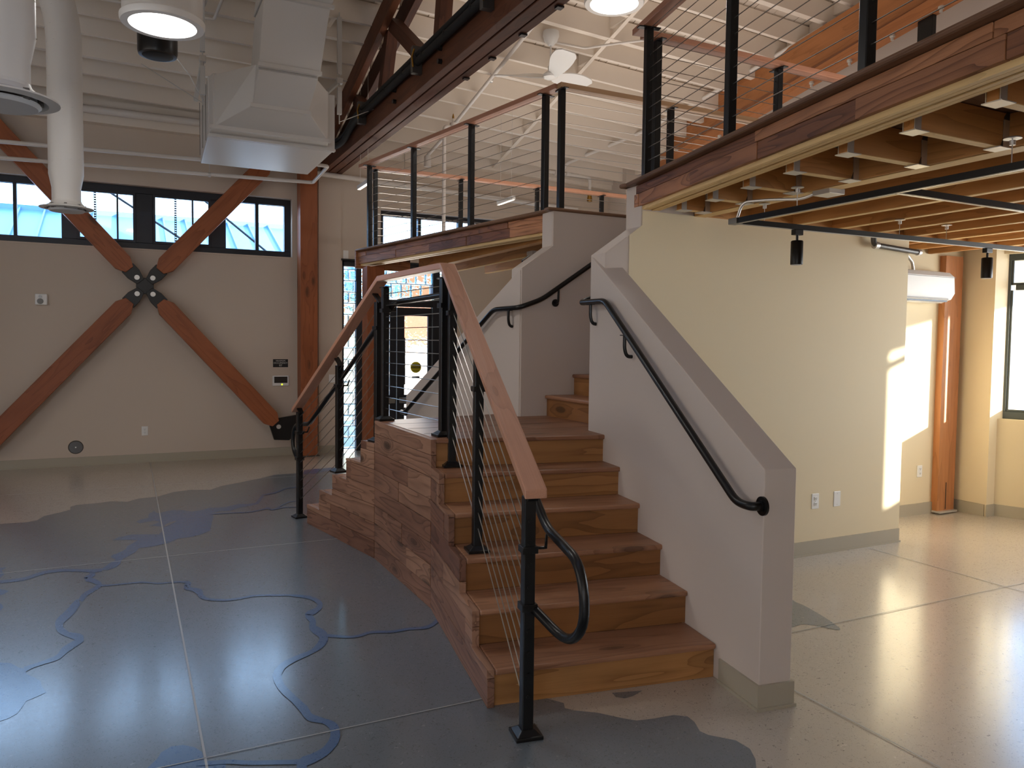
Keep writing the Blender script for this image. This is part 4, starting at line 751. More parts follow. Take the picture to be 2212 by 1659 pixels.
for a, b in ((PF, PT), (PB, PTB)):
    for p, t in zip(a, b):
        q = V3((p.x, p.y, t)); dd = (V3(fu) if a is PF else V3((-fb_[0], -fb_[1], 0))); sl = math.atan(.62 if a is PF else .65)
        e = dd*math.cos(sl)+Z*math.sin(sl); e2 = dd.cross(Z).normalized(); e3 = e.cross(e2)
        g = G(); g.box(q+Z*.028-e3*0, (.13, .042, .012), (e, e2, e3)); g.cyl(q-Z*.01, q+Z*.03, .014, 10); g.build('saddle_bracket', 'black', sr)
g = G(); rail_box(g, [(1.428, 2.675, 1.005), (1.733, 4.42, 2.052), (1.733, 4.45, 2.058)], .092, .038, .3); g.build('top_rail', 'rail', sr, bevel=.004)
g = G(); rail_box(g, [(1.733, 4.45, 2.058), (1.670, 5.56, 2.052), (1.355, 7.17, .965)], .085, .040, .6); g.build('top_rail', 'rail', sr, bevel=.004)
def cabf(P, T, n, par):
    for i in range(n):
        f = .10+(.93-.10)*i/(n-1)
        zs = []
        for p, t in zip(P, T): zs.append(p+Z*((t-p.z)*f))
        # keep the cables parallel to the rail
        t0 = T[0]; dz = (n-1-i)*.083+.05
        zs = [V3((p.x, p.y, t-dz)) for p, t in zip(P, T)]
        seg = [zs[0], zs[1], zs[2]]
        pts = []
        for a, b, pa, pb in ((zs[0], zs[1], P[0], P[1]), (zs[1], zs[2], P[1], P[2])):
            if a.z > pa.z+.03 or b.z > pb.z+.03:
                A, B_ = a.copy(), b.copy()
                if B_.z < pb.z+.02: continue
                if not pts: pts.append(A)
                pts.append(B_)
        if len(pts) > 1 and pts[0].z > .05:
            g = G(); g.tube(pts, .0028, 5, caps=False); g.build('cable', 'steel', par)
cabf(PF, PT, 11, sr); cabf(PB[::-1], PTB[::-1], 11, sr)
for i in range(11):
    z = CH+.09+i*.083; g = G(); g.tube([(PL[0].x, PL[0].y, z), (PL[1].x, PL[1].y, z)], .0028, 5, caps=False); g.build('cable', 'steel', sr)
def arc(c, r, a0, a1, e1, e2, n=8): return [V3(c)+V3(e1)*r*math.cos(a0+(a1-a0)*i/n)+V3(e2)*r*math.sin(a0+(a1-a0)*i/n) for i in range(n+1)]
def fillet(P, r, n=6):
    P = [V3(p) for p in P]; out = [P[0]]
    for i in range(1, len(P)-1):
        a = (P[i-1]-P[i]); b = (P[i+1]-P[i]); d = min(r, a.length*.49, b.length*.49); p, q = P[i]+a.normalized()*d, P[i]+b.normalized()*d
        for k in range(n+1): t = k/n; out.append(p*(1-t)**2+P[i]*2*t*(1-t)+q*t*t)
    out.append(P[-1]); return out
def stair_handrail(mr):
    sgm = (lambda p: V3(my(p))) if mr else V3
    u, v = (mir(U), mir(Vv)) if mr else (U, Vv)
    P = PF if not mr else PB[::-1]
    b0 = P[0]; off = .085
    q = lambda s, z, w=off: b0+u*s+v*w+Z*z
    zl = .80; s_ = .615
    top = 1.62/1.0
    pts = [q(0, .545, 0.03), q(-.10, .52, .06), q(-.27, .50), q(-.40, .62), q(-.385, .80), q(-.25, .875), q(.03, .80), q(.10, .845)]
    top_s = 1.66
    pts = [q(0, .53, 0.02), q(-.25, .46), q(-.42, .60), q(-.36, .80), q(-.12, .83), q(.02, .845), q(top_s, .845+top_s*s_)]
    pts = fillet(pts, .13)
    return pts, q, u, v
for mr in (False, True):
    pts, q, u, v = stair_handrail(mr)
    if not mr: pts = pts+[V3((PL[0].x+.085, 4.52, 1.90))]
    else: pts = pts+[V3((PL[1].x+.08, 5.44, 1.885))]
    g = G(); g.tube(pts, .019, 14); g.build('grab_rail', 'black', sr)
    PP = PF if not mr else PB[::-1]
    for k, p in enumerate(PP):
        s0 = (p-PP[0]).dot(u); z = (.77 if k == 0 else .845+s0*.615-.07)
        g = G(); g.box(V3((p.x, p.y, z)), (.066, .066, .028), (u, v, Z) if u.cross(v).z > 0 else (u, v, -Z)); g.tube([V3((p.x, p.y, z))+v*.03, V3((p.x, p.y, z))+v*.075, V3((p.x, p.y, z+.05))+v*.085+u*.02], .006, 8); g.build('clamp', 'black', sr, bevel=.002)
    g = G(); p = PP[0]; g.box(V3((p.x, p.y, .535)), (.066, .066, .030), (u, v, Z) if u.cross(v).z > 0 else (u, v, -Z)); g.build('clamp', 'black', sr, bevel=.002)
g = G(); g.tube([V3((PL[0].x+.085, 4.52, 1.90)), V3((PL[1].x+.08, 5.44, 1.885))], .019, 14); g.build('grab_rail', 'black', sr)
for p in PL:
    g = G(); g.box(p+Z*.80, (.066, .066, .028)); g.tube([p+Z*.80+X*.03, p+Z*.80+X*.075, p+Z*.86+X*.085], .006, 8); g.build('clamp', 'black', sr)

# ---- wall handrails
def wall_rail(mr, name, label):
    u, v = (mir(U), mir(Vv)) if mr else (U, Vv); hw = V3(my(HW)) if mr else HW
    sgn = (lambda p: V3(my(p))) if mr else V3
    q = lambda s, z, w=-.07: hw+u*s+v*w+Z*z
    t = thing(name, label, 'handrail', q(0, 0))
    ur = CH+.165; sl = .165/.25
    P = [q(.0, .905, -.004), q(0, .905), q(.10, .90), q(1.62, 1.865), q(1.80, 1.872), q(2.04, 1.872, -.05), sgn((2.90, 4.48, 1.95)), sgn((5.0, 4.48, 1.95+2.1*sl))]
    if not mr: P = [q(.0, .905, -.004), q(0.0, .905, -.062), q(.10, .905), q(1.60, 1.865), q(2.02, 1.872), sgn((2.90, 4.48, 1.94)), sgn((5.0, 4.48, 1.94+2.1*sl))]
    else: P = [q(.0, .905, -.004), q(0.0, .905, -.062), q(.10, .905), q(1.62, 1.865), q(1.98, 1.872), sgn((2.90, 4.48, 1.94)), sgn((5.0, 4.48, 1.94+2.1*sl))]
    g = G(); g.tube(fillet(P, .06, 5), .019, 14); g.build('tube', 'black', t)
    g = G(); c = q(0, .905, 0); g.cyl(c-v*.001, c-v*.012, .042, 24); g.cyl(c-v*.012, c-v*.02, .026, 20); g.build('wall_flange', 'black', t)
    for s, z in ((1.30, 1.67), (1.83, 1.872)):
        c = q(s, z-.145, 0); g = G(); g.cyl(c-v*.001, c-v*.010, .030, 20); g.tube(fillet([c-v*.005, c-v*.055, q(s, z-.10), q(s, z-.018)], .035, 5), .011, 8); g.box(q(s, z-.02), (.07, .03, .006), (u, v, Z) if u.cross(v).z > 0 else (u, v, -Z)); 
        for k in range(3): g.cyl(c+(u*math.cos(k*2.1)+Z*math.sin(k*2.1))*.02-v*.009, c+(u*math.cos(k*2.1)+Z*math.sin(k*2.1))*.02-v*.013, .004, 8)
        g.build('bracket', 'black', t)
    for x in (3.05, 4.2):
        z = 1.94+(x-2.9)*sl; c = sgn((x, 4.425, z-.12)); n = sgn((0, 1, 0))-sgn((0, 0, 0)); g = G(); g.cyl(c+n*.001, c+n*.01, .030, 20); g.tube(fillet([c, c+n*.05, c+n*.055+Z*.10], .03, 5), .009, 8); g.build('bracket', 'black', t)
    return t
wall_rail(False, 'wall_handrail', 'black tube handrail on the near white half wall, ending in a round wall flange')
wall_rail(True, 'wall_handrail', 'black tube handrail on the far half wall, seen behind the cable railing')

# ---- mezzanine railings
def mezz_rail(label, loc, pts, posts, axs, railpts, tone, n=11, rail='rail', plate=True, fit=None, dbl=None):
    t = thing('mezzanine_railing', label, 'railing', loc, 'cable railings of the mezzanine')
    for p, a in zip(posts, axs): post(t, (*p, ML), ML+.935, a, flange=plate, foot=False, holes=[.10+.083*i for i in range(n)] if fit else None, side_=fit)
    g = G(); rail_box(g, railpts, .09, .040, tone); g.build('top_rail', rail, t, bevel=.004)
    for a, b in pts:
        for i in range(n):
            z = ML+.10+.083*i; g = G(); g.tube([(a[0], a[1], z), (b[0], b[1], z)], .0026, 5, caps=False); g.build('cable', 'steel', t)
    return t
def on(o, d, n, s, ins=.045): p = o+d*s-n*ins; return (p.x, p.y)
o, d, n, L = edge(False)
pn = [(2.987, 4.153), (2.79, 3.158), (2.593, 2.162), (2.39, 1.16), (2.19, .16), (1.99, -.84)]
mezz_rail('cable railing along the near mezzanine edge, high above the right half wall', (o.x, o.y, ML), list(zip(pn, pn[1:])), pn, [d]*6, [(3.02, 4.315, ML+.965), (1.86, -1.5, ML+.965)], .9, rail='rail')
o, d, n, L = edge(True)
pf = [(3.062, 5.658), (2.876, 6.752), (2.69, 7.843), (2.513, 8.879)]
mezz_rail('cable railing along the far mezzanine edge, above the stair landing', (o.x, o.y, ML), list(zip(pf, pf[1:])), pf, [d]*4, [(3.092, 5.49, ML+.965), (2.48, 9.08, ML+.965)], .9)
ys = 2*YM-4.35
ys = 5.49; ps = [(3.105, ys-.02), (4.178, ys-.02), (5.3, ys-.02)]
mezz_rail('cable railing on the far side of the stairwell opening, with an oak coloured rail', (3.05, ys, ML), list(zip(ps, ps[1:])), ps, [X]*3, [(3.07, ys-.02, ML+.965), (6.4, ys-.02, ML+.965)], .4, rail='oak')
ps = [(3.171, 4.31), (4.255, 4.31), (5.34, 4.31)]
mezz_rail('cable railing on the near side of the stairwell opening, behind the doubled corner posts', (3.17, 4.31, ML), list(zip(ps, ps[1:])), ps, [X]*3, [(3.06, 4.31, ML+.965), (6.4, 4.31, ML+.965)], .9)
pe = [(2.64, 9.08), (3.729, 9.08), (4.804, 9.08), (5.80, 9.08), (6.9, 9.08)]
mezz_rail('cable railing with an orange fir rail at the far end of the mezzanine', (4.0, 9.08, ML), list(zip(pe, pe[1:])), pe, [X]*5, [(2.50, 9.08, ML+.965), (7.5, 9.08, ML+.965)], .5, rail='rail')
# ================================================================ TIMBER FRAME ON THE FAR WALL
yb0, yb1 = 10.82, 11.0
tp = thing('timber_post', 'tall reddish timber post against the far wall, right of the cross brace', 'post', (2.23, 10.9, 0))
g = G(); bx(2.105, 2.335, 10.80, 11.03, .01, 4.0, g); g.build('shaft', 'fir', tp, bevel=.006)
g = G(); bx(2.09, 2.36, 10.79, 11.04, 0, .012, g); g.build('base_plate', 'darkgalv', tp)
tp2 = thing('timber_post', 'reddish timber post at the left end of the cross brace, outside the view', 'post', (-1.95, 10.9, 0))
g = G(); bx(-2.06, -1.84, 10.80, 11.03, .0, 4.2, g); g.build('shaft', 'fir', tp2, bevel=.006)
cb = thing('cross_brace', 'reddish timber X brace on the far wall, meeting in a black bolted steel plate', 'brace', (.208, 10.9, 2.253))
cc = V3((.208, 10.9, 2.253)); an = math.atan(1.135)
for sx_, sz_, ln in ((1, 1, 2.25), (-1, 1, 2.65), (1, -1, 2.38), (-1, -1, 2.65)):
    e = V3((sx_*math.cos(an), 0, sz_*math.sin(an))); f_ = V3((-sx_*math.sin(an)*1, 0, sz_*math.cos(an)))
    s0 = .26; hw_ = .112; L_ = ln
    poly = [(s0, -.055), (s0, .055), (s0+.11, hw_), (L_-.10, hw_), (L_, .055), (L_, -.055), (L_-.10, -hw_), (s0+.11, -hw_)]
    g = G(); g.prism(poly, cc-Y*.075, e, f_, Y, .15); g.build('brace_arm', 'fir', cb, bevel=.005)
    g = G(); g.prism([(.07, -.05), (.07, .05), (.19, .085), (s0+.035, .085), (s0+.035, -.085), (.19, -.085)], cc-Y*.04, e, f_, Y, .08); g.build('connector', 'black', cb, bevel=.004)
    p = cc+e*.135-Y*.052; g = G(); g.cyl(p+Y*.02, p-Y*.012, .030, 20); g.cyl(p-Y*.012, p-Y*.03, .014, 6); g.build('bolt', 'galv', cb)
    if sx_ > 0 and sz_ < 0:
        g = G(); g.prism([(ln-.02, -.08), (ln-.02, .08), (ln+.16, .16), (ln+.30, .02), (ln+.30, -.30), (ln+.12, -.30)], cc-Y*.03, e, f_, Y, .06); g.build('end_connector', 'black', cb, bevel=.004)
        p = cc+e*(ln+.06)-Y*.04; g = G(); g.cyl(p, p-Y*.02, .03, 16); g.build('bolt', 'galv', cb)
g = G(); g.prism([(-.10, -.07), (-.07, -.10), (.07, -.10), (.10, -.07), (.10, .07), (.07, .10), (-.07, .10), (-.10, .07)], cc-Y*.03, X, Z, Y, .06); g.build('centre_plate', 'black', cb, bevel=.004)

# ================================================================ WALL DEVICES
def plate(name, c, wd, ht, label, cat, kind, ax=X, nrm=-Y, th=.008, m='white', group=None):
    t = thing(name, label, cat, c, group); c = V3(c)
    g = G(); g.box(c+nrm*th/2, (wd, th, ht), (ax, -nrm, Z) if ax.cross(-nrm).z > 0 else (ax, nrm, Z)); g.build('cover_plate', m, t, bevel=.003)
    if kind == 'outlet':
        for dz in (-.021, .021):
            g = G(); g.box(c+nrm*(th+.002)+Z*dz, (.030, .005, .026), (ax, nrm, Z)); g.build('socket', 'white', t, bevel=.002)
            g = G()
            for dx in (-.006, .006): g.box(c+nrm*(th+.0052)+Z*(dz+.003)+ax*dx, (.0022, .001, .009), (ax, nrm, Z))
            g.cyl(c+nrm*(th+.0046)+Z*(dz-.007), c+nrm*(th+.0057)+Z*(dz-.007), .0028, 8); g.build('slots', 'drop', t)
    if kind == 'switch':
        g = G(); g.box(c+nrm*(th+.002), (.034, .006, .068), (ax, nrm, Z)); g.build('rocker', 'white', t, bevel=.002)
    if kind in ('outlet', 'blank'):
        g = G()
        for dz in ((0,) if kind == 'outlet' else (-.043, .043)): g.cyl(c+nrm*th+Z*dz, c+nrm*(th+.0015)+Z*dz, .0032, 8)
        g.build('screw', 'galv', t)
    return t
plate('wall_outlet', (.19, YF, .408), .075, .118, 'white double outlet low on the far wall under the cross brace', 'outlet', 'outlet')
plate('wall_outlet', (4.685, 4.247, .415), .075, .118, 'white double outlet on the cream stair wall, left of the blank plate', 'outlet', 'outlet')
plate('blank_plate', (4.92, 4.247, .415), .072, .118, 'white blank cover plate on the cream stair wall', 'cover plate', 'blank')
plate('wall_outlet', (6.735, 4.86, .42), .070, .112, 'white double outlet beside the laminated post on the right', 'outlet', 'outlet')
plate('light_switch', (2.79, YF, 2.82), .075, .118, 'white switch plate above the black frame of the glass block strip', 'switch', 'blank')
plate('light_switch', (2.60, YF-.035, 1.06), .12, .115, 'double switch plate on the wall between the far post and the glass block', 'switch', 'switch')
fa = thing('fire_alarm', 'white fire alarm sounder and strobe on the far wall, left of the cross brace', 'alarm', (-.92, YF, 2.052))
g = G(); bx(-.985, -.855, YF-.045, YF, 1.985, 2.12, g); g.build('housing', 'white', fa, bevel=.012)
g = G(); g.cyl((-.93, YF-.044, 2.03), (-.93, YF-.052, 2.03), .034, 20); g.build('speaker_grille', 'grey_p', fa)
g = G(); g.cyl((-.93, YF-.044, 2.088), (-.93, YF-.06, 2.088), .018, 16); g.build('strobe', 'lens', fa)
dr = thing('floor_speaker_cover', 'round grey metal cover plate low on the far wall at the left', 'cover plate', (-.585, YF, .235))
g = G(); g.lathe([(.001, .012), (.075, .012), (.082, .004), (.084, 0)][::-1], (-.585, YF, .235), (0, -1, 0), 36); g.build('disc', 'darkgalv', dr)
g = G(); g.cyl((-.585, YF-.012, .235), (-.585, YF-.016, .235), .008, 10); g.build('screw', 'galv', dr)
sg = thing('occupancy_sign', 'small black wall sign reading maximum occupancy 97', 'sign', (1.885, YF, 1.277))
g = G(); bx(1.785, 1.985, YF-.006, YF, 1.222, 1.332, g); g.build('panel', 'sign', sg)
for s_, z_, sz in (('MAXIMUM', 1.309, .027), ('OCCUPANCY', 1.279, .030), ('97', 1.243, .042)): text(s_, sz, (1.885, YF-.0072, z_), FY, 'letter', sg)
th = thing('thermostat', 'white wall controller with a dark screen and a small green light', 'controller', (1.885, YF, 1.035))
g = G(); bx(1.775, 1.995, YF-.025, YF, .965, 1.105, g); g.build('housing', 'white', th, bevel=.008)
g = G(); bx(1.797, 1.973, YF-.027, YF-.024, 1.005, 1.092, g); g.build('screen', 'screen', th)
g = G(); g.cyl((1.90, YF-.0245, .984), (1.90, YF-.029, .984), .012, 12); g.build('indicator', 'ledy', th)

# ================================================================ ROOF TRUSS
tr = thing('roof_truss', 'dark stained timber roof truss with paired chords running away overhead', 'truss', (2.55, 7, 3.92))
def member(a, b, wd, ht, name='web', xo=0, m='truss'):
    g = G(); g.beam(V3(a)+X*xo, V3(b)+X*xo, wd, ht); return g.build(name, m, tr, bevel=.004)
for xo in (2.455, 2.66):
    member((xo, 11.0, 4.03), (xo, -.5, 4.03), .075, .235, 'bottom_chord')
    member((xo, 11.0, 4.24), (xo, YR, rz(YR)-.12), .075, .235, 'top_chord')
member((2.5575, 10.9, 3.935), (2.5575, -.5, 3.935), .10, .05, 'chord_spacer')
ztop = lambda y: rz(y)-.20
for a, b in (((8.9, 4.12), (9.55, None)), ((8.55, 4.12), (8.2, None)), ((6.9, 4.12), (8.1, None)), ((6.75, 4.12), (6.5, None)), ((5.0, 4.12), (6.4, None)), ((4.9, 4.12), (4.7, None)), ((3.0, 4.12), (4.6, None))):
    member((2.5575, a[0], a[1]), (2.5575, b[0], ztop(b[0])), .12, .13)
for k in (0, 3, 7, 8, 9, 10, 12, 13, 15):
    y = 7.6-k*.42; g = G()
    for xx, sd in ((2.417, -1),): 
        for z_ in (3.98, 4.09):
            g = G(); g.cyl((xx, y, z_), (xx-.035, y, z_), .022, 8); g.build('bolt', 'black', tr)
for k in range(9):
    y = 6.4-k*.55; g = G(); bx(2.655, 2.705, y, y+.05, 3.898, 3.914, g); g.build('chord_plate', 'black', tr)
cd_ = thing('black_conduit', 'thick black cable conduit strapped along the left side of the truss chord', 'conduit', (2.38, 7, 4.1))
for k, (r, xo, zo) in enumerate(((.034, 2.365, 4.115), (.026, 2.37, 4.185))):
    pts = fillet([(2.2, 10.1, 3.98+zo-4.1), (xo, 9.6, 3.97+zo-4.1), (xo, 9.0, zo), (xo, -.4, zo)], .2, 6)
    g = G(); g.tube(pts, r, 12); g.build('conduit_tube', 'matte', cd_)
for y in (8.7, 6.85, 5.3, 4.2):
    g = G(); bx(2.325, 2.415, y-.03, y+.03, 4.02, 4.26, g); g.build('strut_clip', 'darkgalv', cd_)
    g = G(); g.tube([(2.32, y-.05, 4.06), (2.31, y-.05, 4.15), (2.33, y-.05, 4.22)], .009, 6); g.build('beam_clamp', 'brass', cd_)
for k in range(10):
    y = 8.3-k*.55; g = G(); g.cyl((2.366, y, 4.12), (2.366, y-.03, 4.12), .038, 12); g.build('coupling', 'matte', cd_)

# ================================================================ DUCTS
du = thing('duct_box', 'large white boxy sheet metal duct hung from the ceiling, rising toward the viewer', 'duct', (1.4, 8.8, 3.6))
def hexa(pts, name='duct_section', m='duct', bv=.006):
    """pts: 8 corners, bottom ring then top ring"""
    g = G(); g.add(pts, [(3, 2, 1, 0), (4, 5, 6, 7), (0, 1, 5, 4), (1, 2, 6, 5), (2, 3, 7, 6), (3, 0, 4, 7)], pts); return g.build(name, m, du, bevel=bv)
zb = 3.60
hexa([(.735, 8.30, zb), (1.975, 8.30, zb), (1.975, 9.68, zb), (.775, 9.68, zb), (.735, 8.30, 4.17), (1.975, 8.30, 4.17), (1.975, 9.68, 4.17), (.775, 9.68, 4.17)])
hexa([(.76, 8.10, zb+.03), (1.86, 8.10, zb+.03), (1.90, 8.31, zb+.02), (.74, 8.31, zb+.02), (.76, 8.10, 4.14), (1.86, 8.10, 4.14), (1.90, 8.31, 4.16), (.74, 8.31, 4.16)], 'collar')
hexa([(1.08, 7.78, 3.80), (1.60, 7.78, 3.80), (1.86, 8.11, zb+.04), (.77, 8.11, zb+.04), (1.08, 7.60, 4.12), (1.60, 7.60, 4.12), (1.86, 8.11, 4.13), (.77, 8.11, 4.13)], 'transition')
hexa([(1.09, 7.48, 4.04), (1.625, 7.48, 4.04), (1.60, 7.79, 3.80), (1.08, 7.79, 3.80), (1.09, 7.56, 4.14), (1.625, 7.56, 4.14), (1.625, 7.99, 4.14), (1.08, 7.99, 4.14)], 'elbow')
hexa([(1.09, 7.46, 4.06), (1.635, 7.46, 4.06), (1.635, 8.0, 4.13), (1.09, 8.0, 4.13), (1.11, 7.28, 4.62), (1.69, 7.28, 4.62), (1.69, 7.85, 4.62), (1.11, 7.85, 4.62)], 'riser')
hexa([(1.10, 7.27, 4.64), (1.70, 7.27, 4.64), (1.70, 7.86, 4.64), (1.10, 7.86, 4.64), (1.18, 6.80, 5.40), (1.95, 6.80, 5.40), (1.95, 7.6, 5.40), (1.18, 7.6, 5.40)], 'upper_riser')
def strip(a, b, w_=.035, h_=.035, name='flange'):
    g = G(); g.beam(a, b, w_, h_); g.build(name, 'duct', du)
strip((.73, 8.10, zb+.035), (1.88, 8.10, zb+.035)); strip((.73, 8.30, zb-.005), (1.98, 8.30, zb-.005), .03, .02); strip((.73, 8.34, zb-.005), (1.98, 8.34, zb-.005), .03, .02)
strip((1.06, 7.78, 3.80), (1.62, 7.78, 3.80)); strip((1.08, 7.45, 4.08), (1.65, 7.45, 4.08)); strip((1.09, 7.26, 4.63), (1.72, 7.26, 4.63), .04, .03); strip((1.09, 7.25, 4.72), (1.73, 7.21, 4.72), .04, .03)
strip((.745, 8.09, zb+.05), (.745, 8.09, 4.15), .02, .03)
for k in range(3):
    g = G(); bx(.73, .736, 8.55+.35*k, 8.552+.35*k+.004, zb, 4.16, g); g.build('panel_seam', 'grey_p', du)
def hanger(x, y, z0, label, gr='strut hangers carrying the duct'):
    t = thing('duct_hanger', label, 'hanger', (x, y, z0), gr); zt = rz(y)
    g = G(); g.tube([(x, y, z0), (x, y, zt+.05)], .007, 6); g.build('threaded_rod', 'galv', t)
    g = G(); bx(x-.022, x+.022, y-.022, y+.022, z0+.1, z0+.38, g); bx(x-.022, x+.022, y-.022, y+.022, z0+.52, zt, g); g.build('strut_sleeve', 'duct', t)
    g = G(); bx(x-.03, x+.03, y-.03, y+.03, z0+.42, z0+.48, g); g.build('strut_fitting', 'galv', t, bevel=.003)
    g = G(); g.tube([(x, y, z0+.02), (x+(-1 if x < 1.4 else 1)*.55, y-.1, z0+.28)], .004, 5); g.build('sway_wire', 'galv', t)
    g = G(); sx2 = .35 if x > 1.4 else .05; g.beam((x, y, z0+.45), (x-sx2, y+.25, z0+.10), .035, .035); g.build('brace_strut', 'duct', t)
hanger(.70, 8.45, 3.92, 'white strut hanger at the left side of the big duct'); hanger(2.06, 8.45, 3.92, 'white strut hanger at the right side of the big duct')
def round_duct(name, label, cx, cy, z0, r, path, fr):
    t = thing(name, label, 'duct', (cx, cy, z0))
    pts = [V3(p) for p in path]; g = G(); g.tube(pts, r, 40, rr=[r*.83, r*.83, r]+[r]*(len(pts)-3)); g.build('spiral_tube', 'duct', t)
    # spiral seam
    g = G(); sp = []; tot = 0; k = 0
    for a, b in zip(pts[2:], pts[3:]):
        n = max(2, int((b-a).length/.012)); d = (b-a).normalized(); x_ = Y.cross(d).normalized(); y_ = d.cross(x_)
        for i in range(n):
            f = i/n; sp.append(a.lerp(b, f)+x_*math.cos(tot*46)*(r+.001)+y_*math.sin(tot*46)*(r+.001)); tot += (b-a).length/n
    g.tube(sp, .0022, 4, caps=False); g.build('spiral_seam', 'duct', t)
    o = V3((cx, cy, z0)); g = G(); g.lathe([(r*.83, .06), (r*.9, .035), (fr*.75, .012), (fr, 0), (fr, -.006), (fr*.80, -.012), (fr*.72, .012), (r*.83, .05)], o, (0, 0, 1), 48); g.build('diffuser_cone', 'duct', t)
    g = G(); g.lathe([(.001, -.03), (fr*.62, -.03), (fr*.68, -.020), (fr*.66, -.012), (.001, -.012)], o, (0, 0, 1), 48); g.build('diffuser_plate', 'lens', t)
    g = G()
    for k in range(8): q = k*math.pi/4; g.box(o+V3((math.cos(q), math.sin(q), 0))*fr*.66+Z*.005, (.02, .02, .04))
    g.build('diffuser_spacer', 'darkgalv', t, kind='stuff')
pz = [(0, .05), (0, .17), (0, .25)]
zz = 2.66
p2 = [(-.43, 7.45, zz+.05), (-.43, 7.45, zz+.16), (-.43, 7.45, zz+.27), (-.43, 7.45, 3.95)]
for k in range(1, 9): q = k/8*math.radians(38); p2.append((-.43-.12*(1-math.cos(q))*3.4, 7.45, 3.95+.9*math.sin(q)*.9))
p2.append((-.72, 7.45, 5.1))
round_duct('round_duct', 'slimmer white spiral duct with a round diffuser in front of the clerestory window', -.43, 7.45, zz, .128, p2, .198)
zz = 2.50; c1 = (-.415, 3.56)
round_duct('round_duct', 'nearer white spiral duct with a round diffuser, cut by the left edge', c1[0], c1[1], zz, .118, [(c1[0], c1[1], zz+.05), (c1[0], c1[1], zz+.14), (c1[0], c1[1], zz+.24), (c1[0], c1[1], 3.2), (c1[0], c1[1], 5.0), (c1[0], c1[1], 6.3)], .195)

# ================================================================ TUBE LIGHTS, SPEAKER, FAN
def tube_light(label, x, y, z, r):
    t = thing('tube_light', label, 'ceiling light', (x, y, z), 'round tube lights')
    zt = rz(y)+.25
    g = G(); g.lathe([(r*.97, .03), (r*.97, zt-z)], (x, y, z), (0, 0, 1), 48); g.build('shaft', 'duct', t)
    g = G(); g.lathe([(r*.93, -.004), (r*1.0, -.004), (r*1.03, .012), (r*1.03, .035), (r*.97, .05)], (x, y, z), (0, 0, 1), 48); g.build('rim', 'white', t)
    g = G(); g.lathe([(.001, -.012), (r*.5, -.010), (r*.93, -.002), (r*.93, .01), (.001, .01)], (x, y, z), (0, 0, 1), 48); g.build('lens', 'lamp', t)
    light('lamp_in_tube_light', 'AREA', (x, y, z-.02), (0, 0, -1), 22, (1, .97, .93), r*1.8, shape='DISK')
tube_light('round glowing tube light at the upper left, in front of the black speaker', .235, 5.75, 3.66, .252)
tube_light('round glowing tube light near the ceiling fan, cut by the top edge of the photo', 3.93, 6.0, 4.64, .262)
sp = thing('ceiling_speaker', 'black cylindrical pendant speaker hanging behind the left tube light', 'speaker', (.235, 6.7, 3.75))
g = G(); g.lathe([(.10, 0), (.135, .005), (.142, .03), (.142, .22), (.125, .25), (.03, .26)], (.235, 6.7, 3.76), (0, 0, 1), 40); g.build('cabinet', 'black', sp)
g = G(); g.lathe([(.001, -.002), (.10, -.002), (.11, .004)], (.235, 6.7, 3.757), (0, 0, 1), 40); g.build('grille', 'drop', sp)
g = G(); g.tube([(.235, 6.7, 4.0), (.235, 6.7, rz(6.7))], .012, 8); g.build('hanger_rod', 'duct', sp)
g = G(); g.tube([(.36, 6.75, 3.80), (.50, 7.3, 3.84), (.70, 8.3, 3.90)], .004, 5); g.build('speaker_wire', 'galv', sp)
fx, fy = 4.385, 8.0
fn = thing('ceiling_fan', 'white three blade ceiling fan on a down rod beyond the stairs', 'fan', (fx, fy, 4.66))
g = G(); g.lathe([(.001, 0), (.03, .003), (.075, .05), (.095, .11), (.09, .16), (.02, .18)], (fx, fy, 5.01), (0, 0, 1), 32); g.build('canopy', 'white', fn)
g = G(); g.tube([(fx, fy, 4.72), (fx, fy, 5.05)], .010, 12); g.lathe([(.03, 0), (.03, .06), (.014, .09)], (fx, fy, 4.71), (0, 0, 1), 16); g.build('down_rod', 'white', fn)
g = G(); g.lathe([(.001, 0), (.05, .004), (.085, .02), (.09, .05), (.05, .085), (.001, .09)], (fx, fy, 4.63), (0, 0, 1), 32); g.build('hub', 'white', fn)
for k in range(3):
    q = math.radians(18+120*k); e = V3((math.cos(q), math.sin(q), 0)); f_ = V3((-math.sin(q), math.cos(q), 0)); g = G(); vs = []; n = 14
    for i in range(n+1):
        s_ = i/n; rr_ = .06+s_*.60; wd = .055+.075*math.sin(min(1, s_*1.25)*math.pi*.62)*(1 if s_ < .86 else max(.25, 1-((s_-.86)/.14)**2)); tw = -math.radians(30*(1-s_)+14); lift = .05*math.sin(s_*math.pi*.5)
        for sd, tk in ((-1, .006), (1, .006), (1, -.006), (-1, -.006)):
            c = V3((fx, fy, 4.67+lift))+e*rr_; vs.append(c+f_*sd*wd*math.cos(tw)+Z*(sd*wd*math.sin(tw)*.8+tk))
    fs = [(i*4+j, i*4+(j+1) % 4, (i+1)*4+(j+1) % 4, (i+1)*4+j) for i in range(n) for j in range(4)]+[(3, 2, 1, 0), (n*4, n*4+1, n*4+2, n*4+3)]
    g.add(vs, fs, vs, smooth=True); g.build('blade', 'white', fn)

